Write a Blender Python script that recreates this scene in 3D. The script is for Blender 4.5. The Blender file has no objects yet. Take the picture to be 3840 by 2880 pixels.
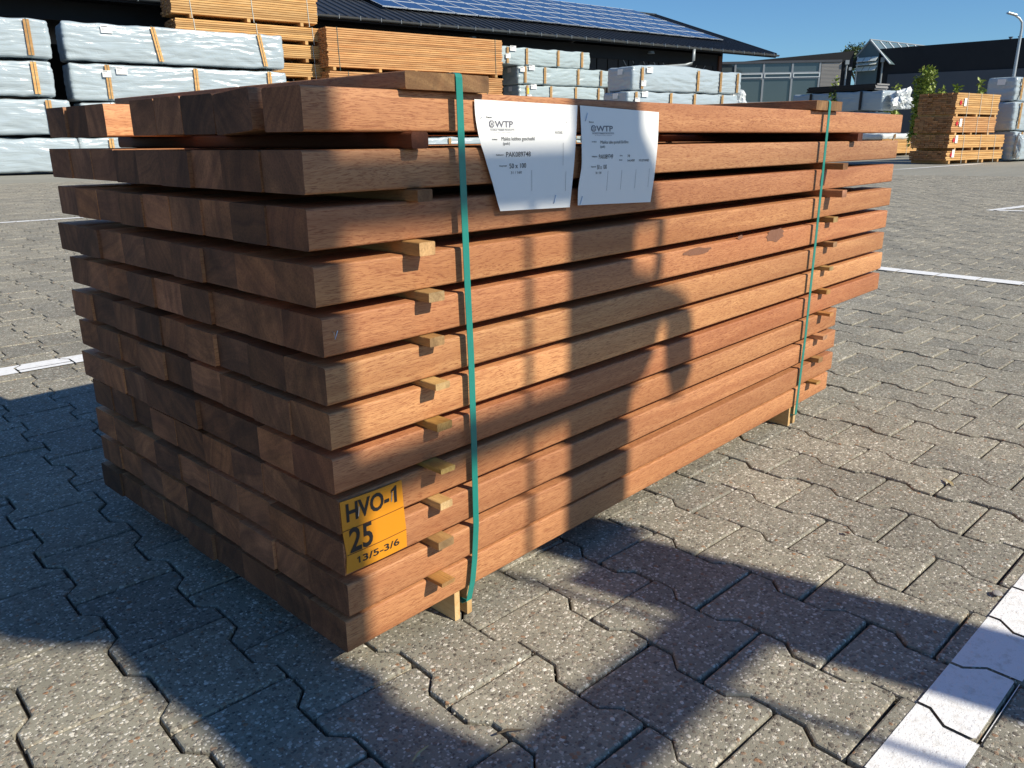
import bpy, bmesh, math, random
import numpy as np
from mathutils import Matrix, Vector, noise

random.seed(7)
SC = bpy.context.scene
COL = SC.collection
R = math.radians

# ------------------------------------------------------------------ camera
YAW, PITCH, ROLL = R(43.11), R(17.177), R(-0.41)
F = Vector((math.cos(YAW)*math.cos(PITCH), math.sin(YAW)*math.cos(PITCH), -math.sin(PITCH)))
R0 = Vector((math.sin(YAW), -math.cos(YAW), 0)); U0 = R0.cross(F)
RX = R0*math.cos(ROLL) + U0*math.sin(ROLL); UX = -R0*math.sin(ROLL) + U0*math.cos(ROLL)
CAM = Vector((-0.5109, -0.7848, 0.7089))
cd = bpy.data.cameras.new('camera'); cam = bpy.data.objects.new('camera', cd); COL.objects.link(cam)
cd.sensor_width = 36; cd.lens = 27.82; cd.clip_start = 0.02; cd.clip_end = 800
m = Matrix(((RX.x, UX.x, -F.x), (RX.y, UX.y, -F.y), (RX.z, UX.z, -F.z))).to_4x4()
m.translation = CAM; cam.matrix_world = m
SC.camera = cam

# ------------------------------------------------------------------ light
SUN_AZ, SUN_EL = R(-78.5), R(38)
S = Vector((math.cos(SUN_AZ)*math.cos(SUN_EL), math.sin(SUN_AZ)*math.cos(SUN_EL), math.sin(SUN_EL)))
w = bpy.data.worlds.new('World'); SC.world = w; w.use_nodes = True
nt = w.node_tree; bg = nt.nodes['Background']
sky = nt.nodes.new('ShaderNodeTexSky'); sky.sky_type = 'NISHITA'; sky.sun_disc = False
sky.sun_elevation = SUN_EL; sky.sun_rotation = math.pi/2 - SUN_AZ
sky.air_density = 1.0; sky.dust_density = 0.05; sky.ozone_density = 2.5; sky.altitude = 300
tintn = nt.nodes.new('ShaderNodeMix'); tintn.data_type = 'RGBA'; tintn.blend_type = 'MULTIPLY'; tintn.inputs[0].default_value = 1; tintn.inputs[7].default_value = (.47, .71, .92, 1)
nt.links.new(sky.outputs[0], tintn.inputs[6]); nt.links.new(tintn.outputs[2], bg.inputs[0]); bg.inputs[1].default_value = 0.105
sl = bpy.data.lights.new('sun', 'SUN'); sl.energy = 5.0; sl.angle = R(0.53); sl.color = (1.0, 0.92, 0.76)
so = bpy.data.objects.new('sun', sl); COL.objects.link(so); so.rotation_euler = S.to_track_quat('Z', 'Y').to_euler(); so.location = (0, 0, 30)
vs = SC.view_settings; vs.view_transform = 'Standard'; vs.look = 'None'; vs.gamma = 1; vs.use_curve_mapping = False; vs.exposure = 0.24
SC.cycles.max_bounces = 6; SC.cycles.diffuse_bounces = 3

# ------------------------------------------------------------------ node helpers
class NT:
    def __init__(s, name):
        s.m = bpy.data.materials.new(name); s.m.use_nodes = True; s.t = s.m.node_tree
        s.b = s.t.nodes['Principled BSDF']
    def n(s, typ, **kw):
        nd = s.t.nodes.new(typ)
        for k, v in kw.items():
            if k.startswith('i_'):
                key = k[2:]; key = int(key) if key.isdigit() else key.replace('_', ' ')
                if isinstance(v, bpy.types.NodeSocket): s.t.links.new(v, nd.inputs[key])
                else: nd.inputs[key].default_value = v
            else: setattr(nd, k, v)
        return nd
    def l(s, a, b): s.t.links.new(a, b)
    def math(s, op, a, b=0.0, c=None):
        nd = s.n('ShaderNodeMath', operation=op)
        for i, v in enumerate((a, b, c)):
            if v is None: continue
            if isinstance(v, bpy.types.NodeSocket): s.l(v, nd.inputs[i])
            else: nd.inputs[i].default_value = v
        return nd.outputs[0]
    def mix(s, f, a, b, mode='MIX'):
        nd = s.n('ShaderNodeMix', data_type='RGBA', blend_type=mode)
        for i, v in ((0, f), (6, a), (7, b)):
            if isinstance(v, bpy.types.NodeSocket): s.l(v, nd.inputs[i])
            else: nd.inputs[i].default_value = v if i == 0 else (v[0], v[1], v[2], 1)
        return nd.outputs[2]
    def ramp(s, f, pts):
        nd = s.n('ShaderNodeValToRGB'); s.l(f, nd.inputs[0]); e = nd.color_ramp.elements
        while len(e) < len(pts): e.new(0.5)
        for i, (p, c) in enumerate(pts):
            e[i].position = p; e[i].color = (c, c, c, 1) if isinstance(c, (int, float)) else (*c, 1)
        return nd.outputs[0]
    def vmap(s, vec, scale, add=None):
        nd = s.n('ShaderNodeVectorMath', operation='MULTIPLY'); s.l(vec, nd.inputs[0]); nd.inputs[1].default_value = scale
        o = nd.outputs[0]
        if add is not None:
            n2 = s.n('ShaderNodeVectorMath', operation='ADD'); s.l(o, n2.inputs[0]); s.l(add, n2.inputs[1]); o = n2.outputs[0]
        return o
    def noise(s, vec, scale=1.0, detail=3.0, rough=0.5, dist=0.0):
        nd = s.n('ShaderNodeTexNoise'); s.l(vec, nd.inputs['Vector'])
        nd.inputs['Scale'].default_value = scale; nd.inputs['Detail'].default_value = detail
        nd.inputs['Roughness'].default_value = rough; nd.inputs['Distortion'].default_value = dist
        return nd.outputs[0]
    def bump(s, h, strength, distance):
        nd = s.n('ShaderNodeBump'); s.l(h, nd.inputs['Height']); nd.inputs['Strength'].default_value = strength; nd.inputs['Distance'].default_value = distance
        s.l(nd.outputs[0], s.b.inputs['Normal'])
    def set(s, color=None, rough=0.6, metal=0.0, spec=0.5, **kw):
        if color is not None:
            if isinstance(color, bpy.types.NodeSocket): s.l(color, s.b.inputs['Base Color'])
            else: s.b.inputs['Base Color'].default_value = (*color, 1)
        if isinstance(rough, bpy.types.NodeSocket): s.l(rough, s.b.inputs['Roughness'])
        else: s.b.inputs['Roughness'].default_value = rough
        s.b.inputs['Metallic'].default_value = metal; s.b.inputs['Specular IOR Level'].default_value = spec
        for k, v in kw.items(): s.b.inputs[k].default_value = v
        return s.m

def rnd_vec(t, k=37.0):
    oi = t.n('ShaderNodeObjectInfo')
    a = t.math('MULTIPLY', oi.outputs['Random'], k); b = t.math('MULTIPLY', oi.outputs['Random'], k*1.7); c = t.math('MULTIPLY', oi.outputs['Random'], k*2.3)
    cv = t.n('ShaderNodeCombineXYZ'); t.l(a, cv.inputs[0]); t.l(b, cv.inputs[1]); t.l(c, cv.inputs[2])
    return cv.outputs[0], oi

def mat_wood(name, base, dark, pore, pore_amt=0.55, end=False, tint=True, rough=0.55, figure=0.5, stains=False):
    t = NT(name); tc = t.n('ShaderNodeTexCoord'); off, oi = rnd_vec(t)
    P = t.n('ShaderNodeVectorMath', operation='ADD'); t.l(tc.outputs['Object'], P.inputs[0]); t.l(off, P.inputs[1]); P = P.outputs[0]
    if not end:
        warp = t.n('ShaderNodeTexNoise'); t.l(t.vmap(P, (4, 14, 14)), warp.inputs['Vector']); warp.inputs['Scale'].default_value = 1; warp.inputs['Detail'].default_value = 2
        wv = t.n('ShaderNodeVectorMath', operation='SUBTRACT'); t.l(warp.outputs['Color'], wv.inputs[0]); wv.inputs[1].default_value = (.5, .5, .5)
        Pw = t.vmap(wv.outputs[0], (0.0, 0.035, 0.035), P)
        fig = t.noise(t.vmap(Pw, (.9, 20, 20)), 1, 4, .6, 1.2)
        fig2 = t.noise(t.vmap(P, (.9, 3.5, 3.5)), 1, 2)
        band = t.noise(t.vmap(Pw, (10, 290, 290)), 1, 3, .65, .5)
        por = t.noise(t.vmap(Pw, (58, 950, 950)), 1, 2.5, .6, .6)
        c = t.mix(t.ramp(fig, [(.38, 0), (.62, 1)]), base, dark)
        c2 = t.mix(t.math('MULTIPLY', t.ramp(band, [(.42, 0), (.7, 1)]), .55*figure*2), c, dark)
        c3 = t.mix(t.math('MULTIPLY', t.ramp(por, [(.50, 0), (.64, 1)]), pore_amt), c2, pore)
        c3 = t.mix(.55, c3, t.ramp(fig2, [(.3, .72), (.7, 1.16)]), 'MULTIPLY')
        if stains:
            sn = t.noise(t.vmap(P, (2.2, 9, 9)), 1, 3, .6, 1.5)
            c3 = t.mix(t.math('MULTIPLY', t.ramp(sn, [(.66, 0), (.72, 1)]), .35), c3, pore)
        h = t.math('SUBTRACT', t.math('MULTIPLY', band, .4), t.ramp(por, [(.5, 0), (.7, 1)]))
        t.bump(h, .35, .0006)
    else:
        warp = t.noise(t.vmap(P, (0, 6, 6)), 1, 2)
        sx = t.n('ShaderNodeSeparateXYZ'); t.l(P, sx.inputs[0])
        ang = t.math('MULTIPLY', oi.outputs['Random'], 6.28)
        rr = t.math('ADD', t.math('MULTIPLY', sx.outputs[1], t.math('COSINE', ang)), t.math('MULTIPLY', sx.outputs[2], t.math('SINE', ang)))
        rings = t.noise(t.n('ShaderNodeCombineXYZ', i_0=t.math('ADD', t.math('MULTIPLY', rr, 95.0), t.math('MULTIPLY', warp, 9.0)), i_1=warp).outputs[0], 1, 2, .6)
        fine = t.noise(t.vmap(P, (40, 420, 420)), 1, 3, .7)
        blot = t.noise(t.vmap(P, (3, 13, 13)), 1, 3, .6, .8)
        c = t.mix(t.ramp(rings, [(.34, 0), (.66, 1)]), base, dark)
        c = t.mix(t.math('MULTIPLY', t.ramp(fine, [(.45, 0), (.65, 1)]), .5), c, pore)
        c = t.mix(.9, c, t.ramp(blot, [(.28, .5), (.5, .95), (.72, 1.5)]), 'MULTIPLY')
        c3 = t.mix(.35, c, t.ramp(t.noise(P, 5, 2), [(.4, (.95, .84, .84)), (.6, (1.1, 1.0, .80))]), 'MULTIPLY')
        t.bump(fine, .5, .0008)
    if tint: c3 = t.mix(1.0, c3, oi.outputs['Color'], 'MULTIPLY')
    return t.set(c3, rough, spec=.35)

W_BASE, W_DARK, W_PORE = (.555, .28, .133), (.413, .183, .084), (.255, .085, .036)
M_beam = mat_wood('hardwood_side', W_BASE, W_DARK, W_PORE, .8, figure=.75)
M_end = mat_wood('hardwood_end', (.225, .10, .048), (.14, .06, .031), (.06, .028, .017), end=True, rough=.8)
M_plank_end = mat_wood('plank_end', (.36, .21, .105), (.24, .125, .06), (.16, .08, .04), end=True, rough=.7)
M_stick = mat_wood('stick_wood', (.50, .31, .12), (.36, .20, .07), (.22, .11, .04), .5, rough=.65)
M_stick_end = mat_wood('stick_end', (.42, .28, .14), (.30, .19, .09), (.2, .12, .06), end=True, rough=.75)
M_pine = mat_wood('pine_bearer', (.68, .47, .23), (.56, .33, .13), (.4, .22, .09), .3, rough=.6)

def mat_boards(name, base, dark, end=False):
    t = NT(name); tc = t.n('ShaderNodeTexCoord'); g = t.n('ShaderNodeNewGeometry'); oi = t.n('ShaderNodeObjectInfo')
    r = t.math('FRACT', t.math('ADD', g.outputs['Random Per Island'], oi.outputs['Random']))
    cv = t.n('ShaderNodeCombineXYZ'); t.l(t.math('MULTIPLY', r, 40), cv.inputs[0]); t.l(t.math('MULTIPLY', r, 71), cv.inputs[1])
    P = t.n('ShaderNodeVectorMath', operation='ADD'); t.l(tc.outputs['Object'], P.inputs[0]); t.l(cv.outputs[0], P.inputs[1])
    n1 = t.noise(t.vmap(P.outputs[0], (1.5, 9, 22)), 1, 4, .6)
    kn = t.noise(t.vmap(P.outputs[0], (7, 30, 30)), 1, 2)
    c = t.mix(t.ramp(n1, [(.35, 0), (.65, 1)]), base, dark)
    c = t.mix(t.math('MULTIPLY', t.ramp(kn, [(.70, 0), (.76, 1)]), .6), c, (.22, .1, .04))
    c = t.mix(1.0, c, t.ramp(r, [(0, (.72, .66, .6)), (.35, (.95, .93, .9)), (.7, (1.05, 1.0, .92)), (1, (1.2, 1.12, 1.0))]), 'MULTIPLY')
    return t.set(c, .7, spec=.25)
M_soft = mat_boards('softwood', (.66, .42, .19), (.52, .29, .11))
M_soft_red = mat_boards('softwood_red', (.64, .37, .17), (.46, .22, .09))
M_soft_end = mat_boards('softwood_end', (.40, .21, .10), (.28, .13, .06))

def mat_aggregate(name, paint=False):
    t = NT(name); tc = t.n('ShaderNodeTexCoord'); g = t.n('ShaderNodeNewGeometry'); oi = t.n('ShaderNodeObjectInfo')
    P = g.outputs['Position']
    jit = t.n('ShaderNodeTexNoise'); t.l(P, jit.inputs['Vector']); jit.inputs['Scale'].default_value = 120
    jv = t.n('ShaderNodeVectorMath', operation='SCALE'); t.l(jit.outputs['Color'], jv.inputs[0]); jv.inputs['Scale'].default_value = .006
    Pj = t.n('ShaderNodeVectorMath', operation='ADD'); t.l(P, Pj.inputs[0]); t.l(jv.outputs[0], Pj.inputs[1]); Pj = Pj.outputs[0]
    def vor(sc):
        v = t.n('ShaderNodeTexVoronoi', voronoi_dimensions='3D'); t.l(Pj, v.inputs['Vector']); v.inputs['Scale'].default_value = sc
        s = t.n('ShaderNodeSeparateColor'); t.l(v.outputs['Color'], s.inputs[0])
        return v.outputs['Distance'], s.outputs[0], s.outputs[1]
    d1, a1, b1 = vor(125); d2, a2, b2 = vor(235)
    fine = t.noise(P, 700, 2, .6)
    big = t.noise(P, 3.2, 4, .6); mid = t.noise(P, 28, 3, .6)
    r = t.math('FRACT', t.math('ADD', g.outputs['Random Per Island'], oi.outputs['Random']))
    mtx = t.mix(fine, (.185, .176, .142), (.365, .348, .288))
    peb = t.ramp(a1, [(0, (.14, .125, .105)), (.2, (.20, .18, .155)), (.4, (.24, .205, .165)), (.5, (.33, .19, .11)), (.56, (.36, .33, .28)), (.8, (.46, .42, .36)), (.93, (.60, .57, .50)), (1, (.74, .71, .64))])
    peb2 = t.ramp(a2, [(0, (.13, .12, .105)), (.3, (.22, .20, .17)), (.55, (.34, .29, .22)), (.8, (.52, .49, .42)), (1, (.78, .75, .68))])
    m2 = t.math('MULTIPLY', t.ramp(d2, [(.44, 1), (.52, 0)]), t.ramp(b2, [(.25, 0), (.29, 1)]))
    m1 = t.math('MULTIPLY', t.ramp(d1, [(.40, 1), (.47, 0)]), t.ramp(b1, [(.50, 0), (.54, 1)]))
    c = t.mix(m2, mtx, peb2); c = t.mix(m1, c, peb)
    c = t.mix(.8, c, t.ramp(big, [(.3, .8), (.7, 1.15)]), 'MULTIPLY')
    c = t.mix(.7, c, t.ramp(mid, [(.35, .86), (.65, 1.1)]), 'MULTIPLY')
    c = t.mix(1.0, c, t.ramp(r, [(0, (.84, .84, .84)), (.5, (.97, .96, .94)), (1, (1.08, 1.06, 1.02))]), 'MULTIPLY')
    h = t.math('ADD', t.math('MULTIPLY', m1, t.math('SUBTRACT', .6, d1)), t.math('MULTIPLY', m2, t.math('SUBTRACT', .4, d2)))
    h = t.math('ADD', h, t.math('MULTIPLY', fine, .25))
    if paint:
        c = t.mix(t.ramp(t.noise(P, 60, 4, .7), [(.52, 0), (.74, .9)]), (.86, .86, .86), (.62, .60, .56))
        c = t.mix(t.math('MULTIPLY', t.ramp(t.noise(P, 420, 3, .7), [(.62, 0), (.68, 1)]), .5), c, (.35, .33, .3))
        t.bump(h, .5, .0022); return t.set(c, .55, spec=.4)
    t.bump(h, .8, .003)
    return t.set(c, .75, spec=.35)
M_agg = mat_aggregate('exposed_aggregate_concrete')
M_paint = mat_aggregate('white_road_paint', True)

def mat_plain(name, col, rough=.6, metal=0.0, var=.12, scale=6.0, spec=.4, bump=0.0, **kw):
    t = NT(name); tc = t.n('ShaderNodeTexCoord'); off, oi = rnd_vec(t)
    P = t.n('ShaderNodeVectorMath', operation='ADD'); t.l(tc.outputs['Object'], P.inputs[0]); t.l(off, P.inputs[1])
    n = t.noise(P.outputs[0], scale, 4, .6)
    c = t.mix(n, tuple(x*(1-var) for x in col), tuple(min(1, x*(1+var)) for x in col))
    if bump: t.bump(n, .5, bump)
    return t.set(c, rough, metal, spec, **kw)

def mat_far_ground():
    t = NT('yard_surface'); g = t.n('ShaderNodeNewGeometry'); P = g.outputs['Position']
    a = t.noise(P, .35, 5, .6); b = t.noise(P, 25, 3, .7); c0 = t.noise(t.vmap(P, (.25, 2.2, 1)), 1, 3, .6)
    c = t.mix(a, (.26, .25, .212), (.325, .312, .265)); c = t.mix(.7, c, t.ramp(b, [(.3, .82), (.7, 1.15)]), 'MULTIPLY')
    c = t.mix(.6, c, t.ramp(c0, [(.35, .85), (.65, 1.08)]), 'MULTIPLY')
    t.bump(b, .5, .004); return t.set(c, .8, spec=.3)
M_yard = mat_far_ground()
M_joint = mat_plain('joint_sand', (.05, .038, .026), .95, scale=40, var=.5)

def mat_wrap(name, col, bumpd=.03, stretch=(.45, 2.6, 6.0)):
    t = NT(name); tc = t.n('ShaderNodeTexCoord'); off, oi = rnd_vec(t)
    P = t.n('ShaderNodeVectorMath', operation='ADD'); t.l(tc.outputs['Object'], P.inputs[0]); t.l(off, P.inputs[1]); P = P.outputs[0]
    n1 = t.noise(t.vmap(P, stretch), 1, 1, .4, 1.6); n2 = t.noise(t.vmap(P, (1.6, 2.2, 3.4)), 1, 1, .4, 2.5)
    cre = t.math('ABSOLUTE', t.math('SUBTRACT', n1, .5)); cre2 = t.math('ABSOLUTE', t.math('SUBTRACT', n2, .5))
    h = t.math('ADD', t.ramp(cre, [(0, 0), (.09, .7), (.2, 1)]), t.math('MULTIPLY', t.ramp(cre2, [(0, 0), (.05, .7), (.15, 1)]), .4))
    t.bump(h, .17, bumpd)
    c = t.mix(n1, tuple(x*.96 for x in col), tuple(min(1, x*1.05) for x in col))
    return t.set(c, .22, spec=.6)
M_wrap = mat_wrap('grey_foil', (.385, .45, .49))
M_wrap_pale = mat_wrap('pale_foil', (.41, .485, .50))
M_wrap_white = mat_wrap('white_foil', (.68, .71, .72), .03, (3, 5, 5))
M_strap = mat_plain('green_strap', (.018, .215, .175), .34, scale=60, var=.12, spec=.5)
M_strap_dark = mat_plain('strap_dark', (.06, .11, .10), .5)
M_cord = mat_plain('strap_white', (.5, .52, .48), .6)
M_paper = mat_plain('white_paper', (.80, .80, .79), .55, scale=14, var=.02)
M_orange = mat_plain('orange_card', (.66, .255, .012), .38, scale=9, var=.05, spec=.5)
M_ink = mat_plain('black_ink', (.02, .018, .018), .5)
M_ink_soft = mat_plain('dark_grey_ink', (.09, .09, .10), .5)
M_ink_grey = mat_plain('grey_ink', (.15, .15, .18), .5)
M_line = mat_plain('brown_line', (.12, .03, .012), .5)
M_staple = mat_plain('staple_wire', (.62, .62, .64), .28, .9)
M_black = mat_plain('black_cladding', (.012, .013, .016), .75, scale=3, var=.3)
M_roof = mat_plain('black_roof_sheet', (.03, .032, .036), .42, .0, scale=2, var=.15, spec=.5)
M_gutter = mat_plain('zinc_gutter', (.13, .14, .145), .4, .5, scale=4)
M_zinc = mat_plain('grey_pipe', (.30, .33, .35), .45, .3, scale=4)
M_grey = mat_plain('grey_cladding', (.072, .078, .092), .6, scale=2)
M_lgrey = mat_plain('light_grey_corrugated', (.33, .31, .29), .6, scale=2)
M_frame = mat_plain('window_frame', (.28, .31, .34), .4)
M_frame_l = mat_plain('pale_frame', (.62, .67, .7), .4)
M_brown = mat_plain('rust_brown_post', (.12, .05, .03), .6)
M_beamdark = mat_plain('dark_timber', (.03, .026, .024), .7)
M_grey_wood = mat_plain('sunlit_grey_wood', (.26, .25, .25), .8, scale=20, var=.4)  # lighter grey with sunlight put into the colour
M_lampmetal = mat_plain('galvanised_pole', (.5, .52, .53), .4, .5)
M_red = mat_plain('red_mark', (.55, .02, .03), .5)
M_yellow = mat_plain('yellow_mark', (.75, .6, .02), .5)
M_bark = mat_plain('bark', (.10, .075, .05), .85, scale=30, var=.4)
M_caster = mat_plain('caster_grey', (.1, .1, .11), .5)
M_machine_y = mat_plain('machine_yellow', (.6, .3, .02), .45)
M_rubber = mat_plain('rubber', (.02, .02, .02), .8)
M_floor = mat_plain('shed_floor', (.1, .1, .095), .9)
def mat_leaf(name, a, b):
    t = NT(name); g = t.n('ShaderNodeNewGeometry')
    c = t.mix(g.outputs['Random Per Island'], a, b)
    return t.set(c, .5, spec=.4)
M_leaf = mat_leaf('sapling_leaf', (.15, .22, .03), (.36, .42, .09))
M_leaf_d = mat_leaf('tree_leaf', (.035, .065, .018), (.09, .13, .04))
def mat_glass(name, tint, rough=.06):
    t = NT(name); tc = t.n('ShaderNodeTexCoord')
    n = t.noise(tc.outputs['Object'], .8, 2)
    c = t.mix(n, tuple(x*.8 for x in tint), tint)
    return t.set(c, rough, spec=.9)
M_glass = mat_glass('office_glass', (.075, .10, .11))
M_glass_roof = mat_glass('roof_glass', (.14, .2, .22))
M_blind = mat_glass('pale_green_pane', (.85, .90, .84), .25)
def mat_pv():
    t = NT('solar_cells'); tc = t.n('ShaderNodeTexCoord')
    b = t.n('ShaderNodeTexBrick'); t.l(tc.outputs['Object'], b.inputs['Vector'])
    b.offset = 0; b.inputs['Scale'].default_value = 1; b.inputs['Brick Width'].default_value = .165; b.inputs['Row Height'].default_value = .165; b.inputs['Mortar Size'].default_value = .004
    b.inputs['Color1'].default_value = (.012, .035, .12, 1); b.inputs['Color2'].default_value = (.016, .042, .14, 1); b.inputs['Mortar'].default_value = (.04, .07, .16, 1)
    return t.set(b.outputs[0], .12, spec=.8)
M_pv = mat_pv()

# ------------------------------------------------------------------ object helpers
def tag(o, label=None, cat=None, group=None, kind=None):
    if label: o['label'] = label
    if cat: o['category'] = cat
    if group: o['group'] = group
    if kind: o['kind'] = kind
    return o
def empty(name, loc=(0, 0, 0), rz=0.0):
    o = bpy.data.objects.new(name, None); COL.objects.link(o); o.location = loc; o.rotation_euler = (0, 0, rz); o.empty_display_size = .1
    return o
def link(name, me, parent=None, loc=None, rot=None):
    o = bpy.data.objects.new(name, me); COL.objects.link(o)
    if parent is not None: o.parent = parent
    if loc is not None: o.location = loc
    if rot is not None: o.rotation_euler = rot
    return o
def mesh(name, V, Fc, mats, midx=None, smooth=False):
    me = bpy.data.meshes.new(name); me.from_pydata([tuple(v) for v in V], [], [tuple(f) for f in Fc])
    for mm in (mats if isinstance(mats, (list, tuple)) else [mats]): me.materials.append(mm)
    if midx is not None: me.polygons.foreach_set('material_index', midx)
    if smooth: me.polygons.foreach_set('use_smooth', [True]*len(me.polygons))
    me.update(); return me
class MB:
    def __init__(s): s.V = []; s.F = []; s.M = []
    def add(s, V, Fc, mi=0):
        o = len(s.V); s.V += [tuple(v) for v in V]; s.F += [tuple(i+o for i in f) for f in Fc]; s.M += [mi]*len(Fc); return s
    def box(s, x0, x1, y0, y1, z0, z1, mi=0, b=0.0):
        if b <= 0:
            V = [(x, y, z) for z in (z0, z1) for y in (y0, y1) for x in (x0, x1)]
            return s.add(V, [(0, 2, 3, 1), (4, 5, 7, 6), (0, 1, 5, 4), (2, 6, 7, 3), (0, 4, 6, 2), (1, 3, 7, 5)], mi)
        return s.rprism(x0, x1, y0, y1, z0, z1, b, mi, mi, seg=1)
    def rprism(s, x0, x1, y0, y1, z0, z1, r, mi=0, me=1, seg=3, eb=0.0):
        """bar along x with rounded long edges, end caps with material me"""
        prof = []
        for cy, cz, a0 in ((y1-r, z1-r, 0), (y0+r, z1-r, 90), (y0+r, z0+r, 180), (y1-r, z0+r, 270)):
            for k in range(seg+1):
                a = R(a0 + 90*k/seg); prof.append((cy + r*math.cos(a), cz + r*math.sin(a)))
        n = len(prof); V = [(x0, y, z) for y, z in prof] + [(x1, y, z) for y, z in prof]
        s.add(V, [(i, i+n, (i+1) % n + n, (i+1) % n) for i in range(n)], mi)
        s.add(V, [tuple(range(n)), tuple(range(2*n-1, n-1, -1))], me)
        return s
    def tube(s, pts, r, n=8, mi=0, cap=True):
        pts = [Vector(p) for p in pts]; rs = r if isinstance(r, (list, tuple)) else [r]*len(pts)
        V = []
        for i, p in enumerate(pts):
            d = (pts[min(i+1, len(pts)-1)] - pts[max(i-1, 0)]).normalized()
            a = d.orthogonal().normalized() if abs(d.z) > .9 else d.cross(Vector((0, 0, 1))).normalized(); b = d.cross(a)
            V += [p + (a*math.cos(2*math.pi*k/n) + b*math.sin(2*math.pi*k/n))*rs[i] for k in range(n)]
        Fc = [(i*n+k, i*n+(k+1) % n, (i+1)*n+(k+1) % n, (i+1)*n+k) for i in range(len(pts)-1) for k in range(n)]
        if cap: Fc += [tuple(range(n-1, -1, -1)), tuple(range((len(pts)-1)*n, len(pts)*n))]
        return s.add(V, Fc, mi)
    def ribbon(s, pts, wdir, w_, t, mi=0):
        """flat strap following pts, width w_ along wdir, thickness t"""
        pts = [Vector(p) for p in pts]; wd = Vector(wdir).normalized(); V = []
        for i, p in enumerate(pts):
            d = (pts[min(i+1, len(pts)-1)] - pts[max(i-1, 0)]).normalized(); nn = d.cross(wd).normalized()
            V += [p + wd*w_/2 + nn*t/2, p - wd*w_/2 + nn*t/2, p - wd*w_/2 - nn*t/2, p + wd*w_/2 - nn*t/2]
        Fc = [(i*4+k, i*4+(k+1) % 4, (i+1)*4+(k+1) % 4, (i+1)*4+k) for i in range(len(pts)-1) for k in range(4)]
        Fc += [(3, 2, 1, 0), tuple(range(len(pts)*4-4, len(pts)*4))]
        return s.add(V, Fc, mi)
    def make(s, name, mats, parent=None, loc=None, rot=None, smooth=False):
        me = mesh(name, s.V, s.F, mats, s.M, smooth)
        return link(name, me, parent, loc, rot)
def recalc(me):
    bm = bmesh.new(); bm.from_mesh(me); bmesh.ops.recalc_face_normals(bm, faces=bm.faces); bm.to_mesh(me); bm.free()
def smooth_by_angle(o, a=35):
    me = o.data
    me.polygons.foreach_set('use_smooth', [True]*len(me.polygons))
    bm = bmesh.new(); bm.from_mesh(me)
    for e in bm.edges:
        if len(e.link_faces) == 2 and e.calc_face_angle(0) > R(a): e.smooth = False
    bm.to_mesh(me); bm.free()

# ------------------------------------------------------------------ ground and pavers
mb = MB(); mb.add([(-300, -300, 0), (400, -300, 0), (400, 400, 0), (-300, 400, 0)], [(0, 1, 2, 3)])
tag(mb.make('ground', M_yard, loc=(0, 0, -.014)), 'worn grey yard surface reaching to the sheds behind', kind='structure')
ROT = R(-3.5)
UA = np.array([math.cos(ROT), math.sin(ROT)]); VA = np.array([-math.sin(ROT), math.cos(ROT)])
PW, PL, AMP, TR, GAP = .1411, .2010, .0112, .024, .0022
ORG = UA*(.2105+AMP) + VA*(-.0235+PL/2)
def paver_outline():
    h = PL/2 - GAP; q = PL/4; a = AMP; c = .0035
    rt = [(PW/2+a-GAP-c, -h), (PW/2+a-GAP, -h+c), (PW/2+a-GAP, -q-TR/2), (PW/2-a-GAP, -q+TR/2), (PW/2-a-GAP, q-TR/2), (PW/2+a-GAP, q+TR/2), (PW/2+a-GAP, h-c), (PW/2+a-GAP-c, h)]
    return rt + [(-u, -v) for u, v in rt]
def inset(poly, d):
    n = len(poly); out = []
    for i in range(n):
        p0, p1, p2 = (Vector(poly[(i+k) % n]) for k in (-1, 0, 1))
        e1 = (p1-p0).normalized(); e2 = (p2-p1).normalized(); n1 = Vector((-e1.y, e1.x)); n2 = Vector((-e2.y, e2.x))
        b = (n1+n2); b = b/max(.4, (1+n1.dot(n2)))
        out.append((p1.x + b.x*d, p1.y + b.y*d))
    return out
PO = paver_outline(); PI1 = inset(PO, .0008); PI2 = inset(PO, .0032)
n = len(PO)
PV = [(*p, -.02) for p in PO] + [(*p, -.0030) for p in PO] + [(*p, -.0010) for p in PI1] + [(*p, 0) for p in PI2]
PF = []
for r_ in range(3):
    PF += [(r_*n+i, r_*n+(i+1) % n, (r_+1)*n+(i+1) % n, (r_+1)*n+i) for i in range(n)]
PF += [tuple(range(3*n, 4*n))]
paver_me = mesh('paver', PV, PF, M_agg)
FAR_V = [(*p, -.016) for p in PO] + [(*p, -.003) for p in PO] + [(*p, 0) for p in PI2]
FAR_F = [(i, (i+1) % n, n+(i+1) % n, n+i) for i in range(n)] + [(n+i, n+(i+1) % n, 2*n+(i+1) % n, 2*n+i) for i in range(n)] + [tuple(range(2*n, 3*n))]
def project(p):
    d = Vector(p) - CAM; z = d.dot(F)
    if z < .05: return None
    return (1920 + 2967.94*d.dot(RX)/z, 1440 - 2967.94*d.dot(UX)/z, z)
cells = []
for k in range(-60, 160):
    for j in range(-60, 160):
        c = ORG + UA*((k+.5)*PW) + VA*((j + (.5 if k % 2 else 0))*PL) - VA*PL*0
        dx, dy = c[0]-CAM.x, c[1]-CAM.y; dist = math.hypot(dx, dy)
        if dist > 17.5: continue
        a = (math.degrees(math.atan2(dy, dx)) - 43.1 + 180) % 360 - 180
        if not (dist < 3.2 or abs(a) < 37 or (dist < 6 and abs(a) < 70)): continue
        cells.append((c[0], c[1], dist, k, j))
def vis_score(c):
    q = project((c[0], c[1], 0))
    if q is None or not (-150 < q[0] < 3990 and -150 < q[1] < 3050): return 1e9
    if .12 < c[0] < 1.8 and .1 < c[1] < .75: return 1e9     # under the pack
    return c[2]
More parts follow.
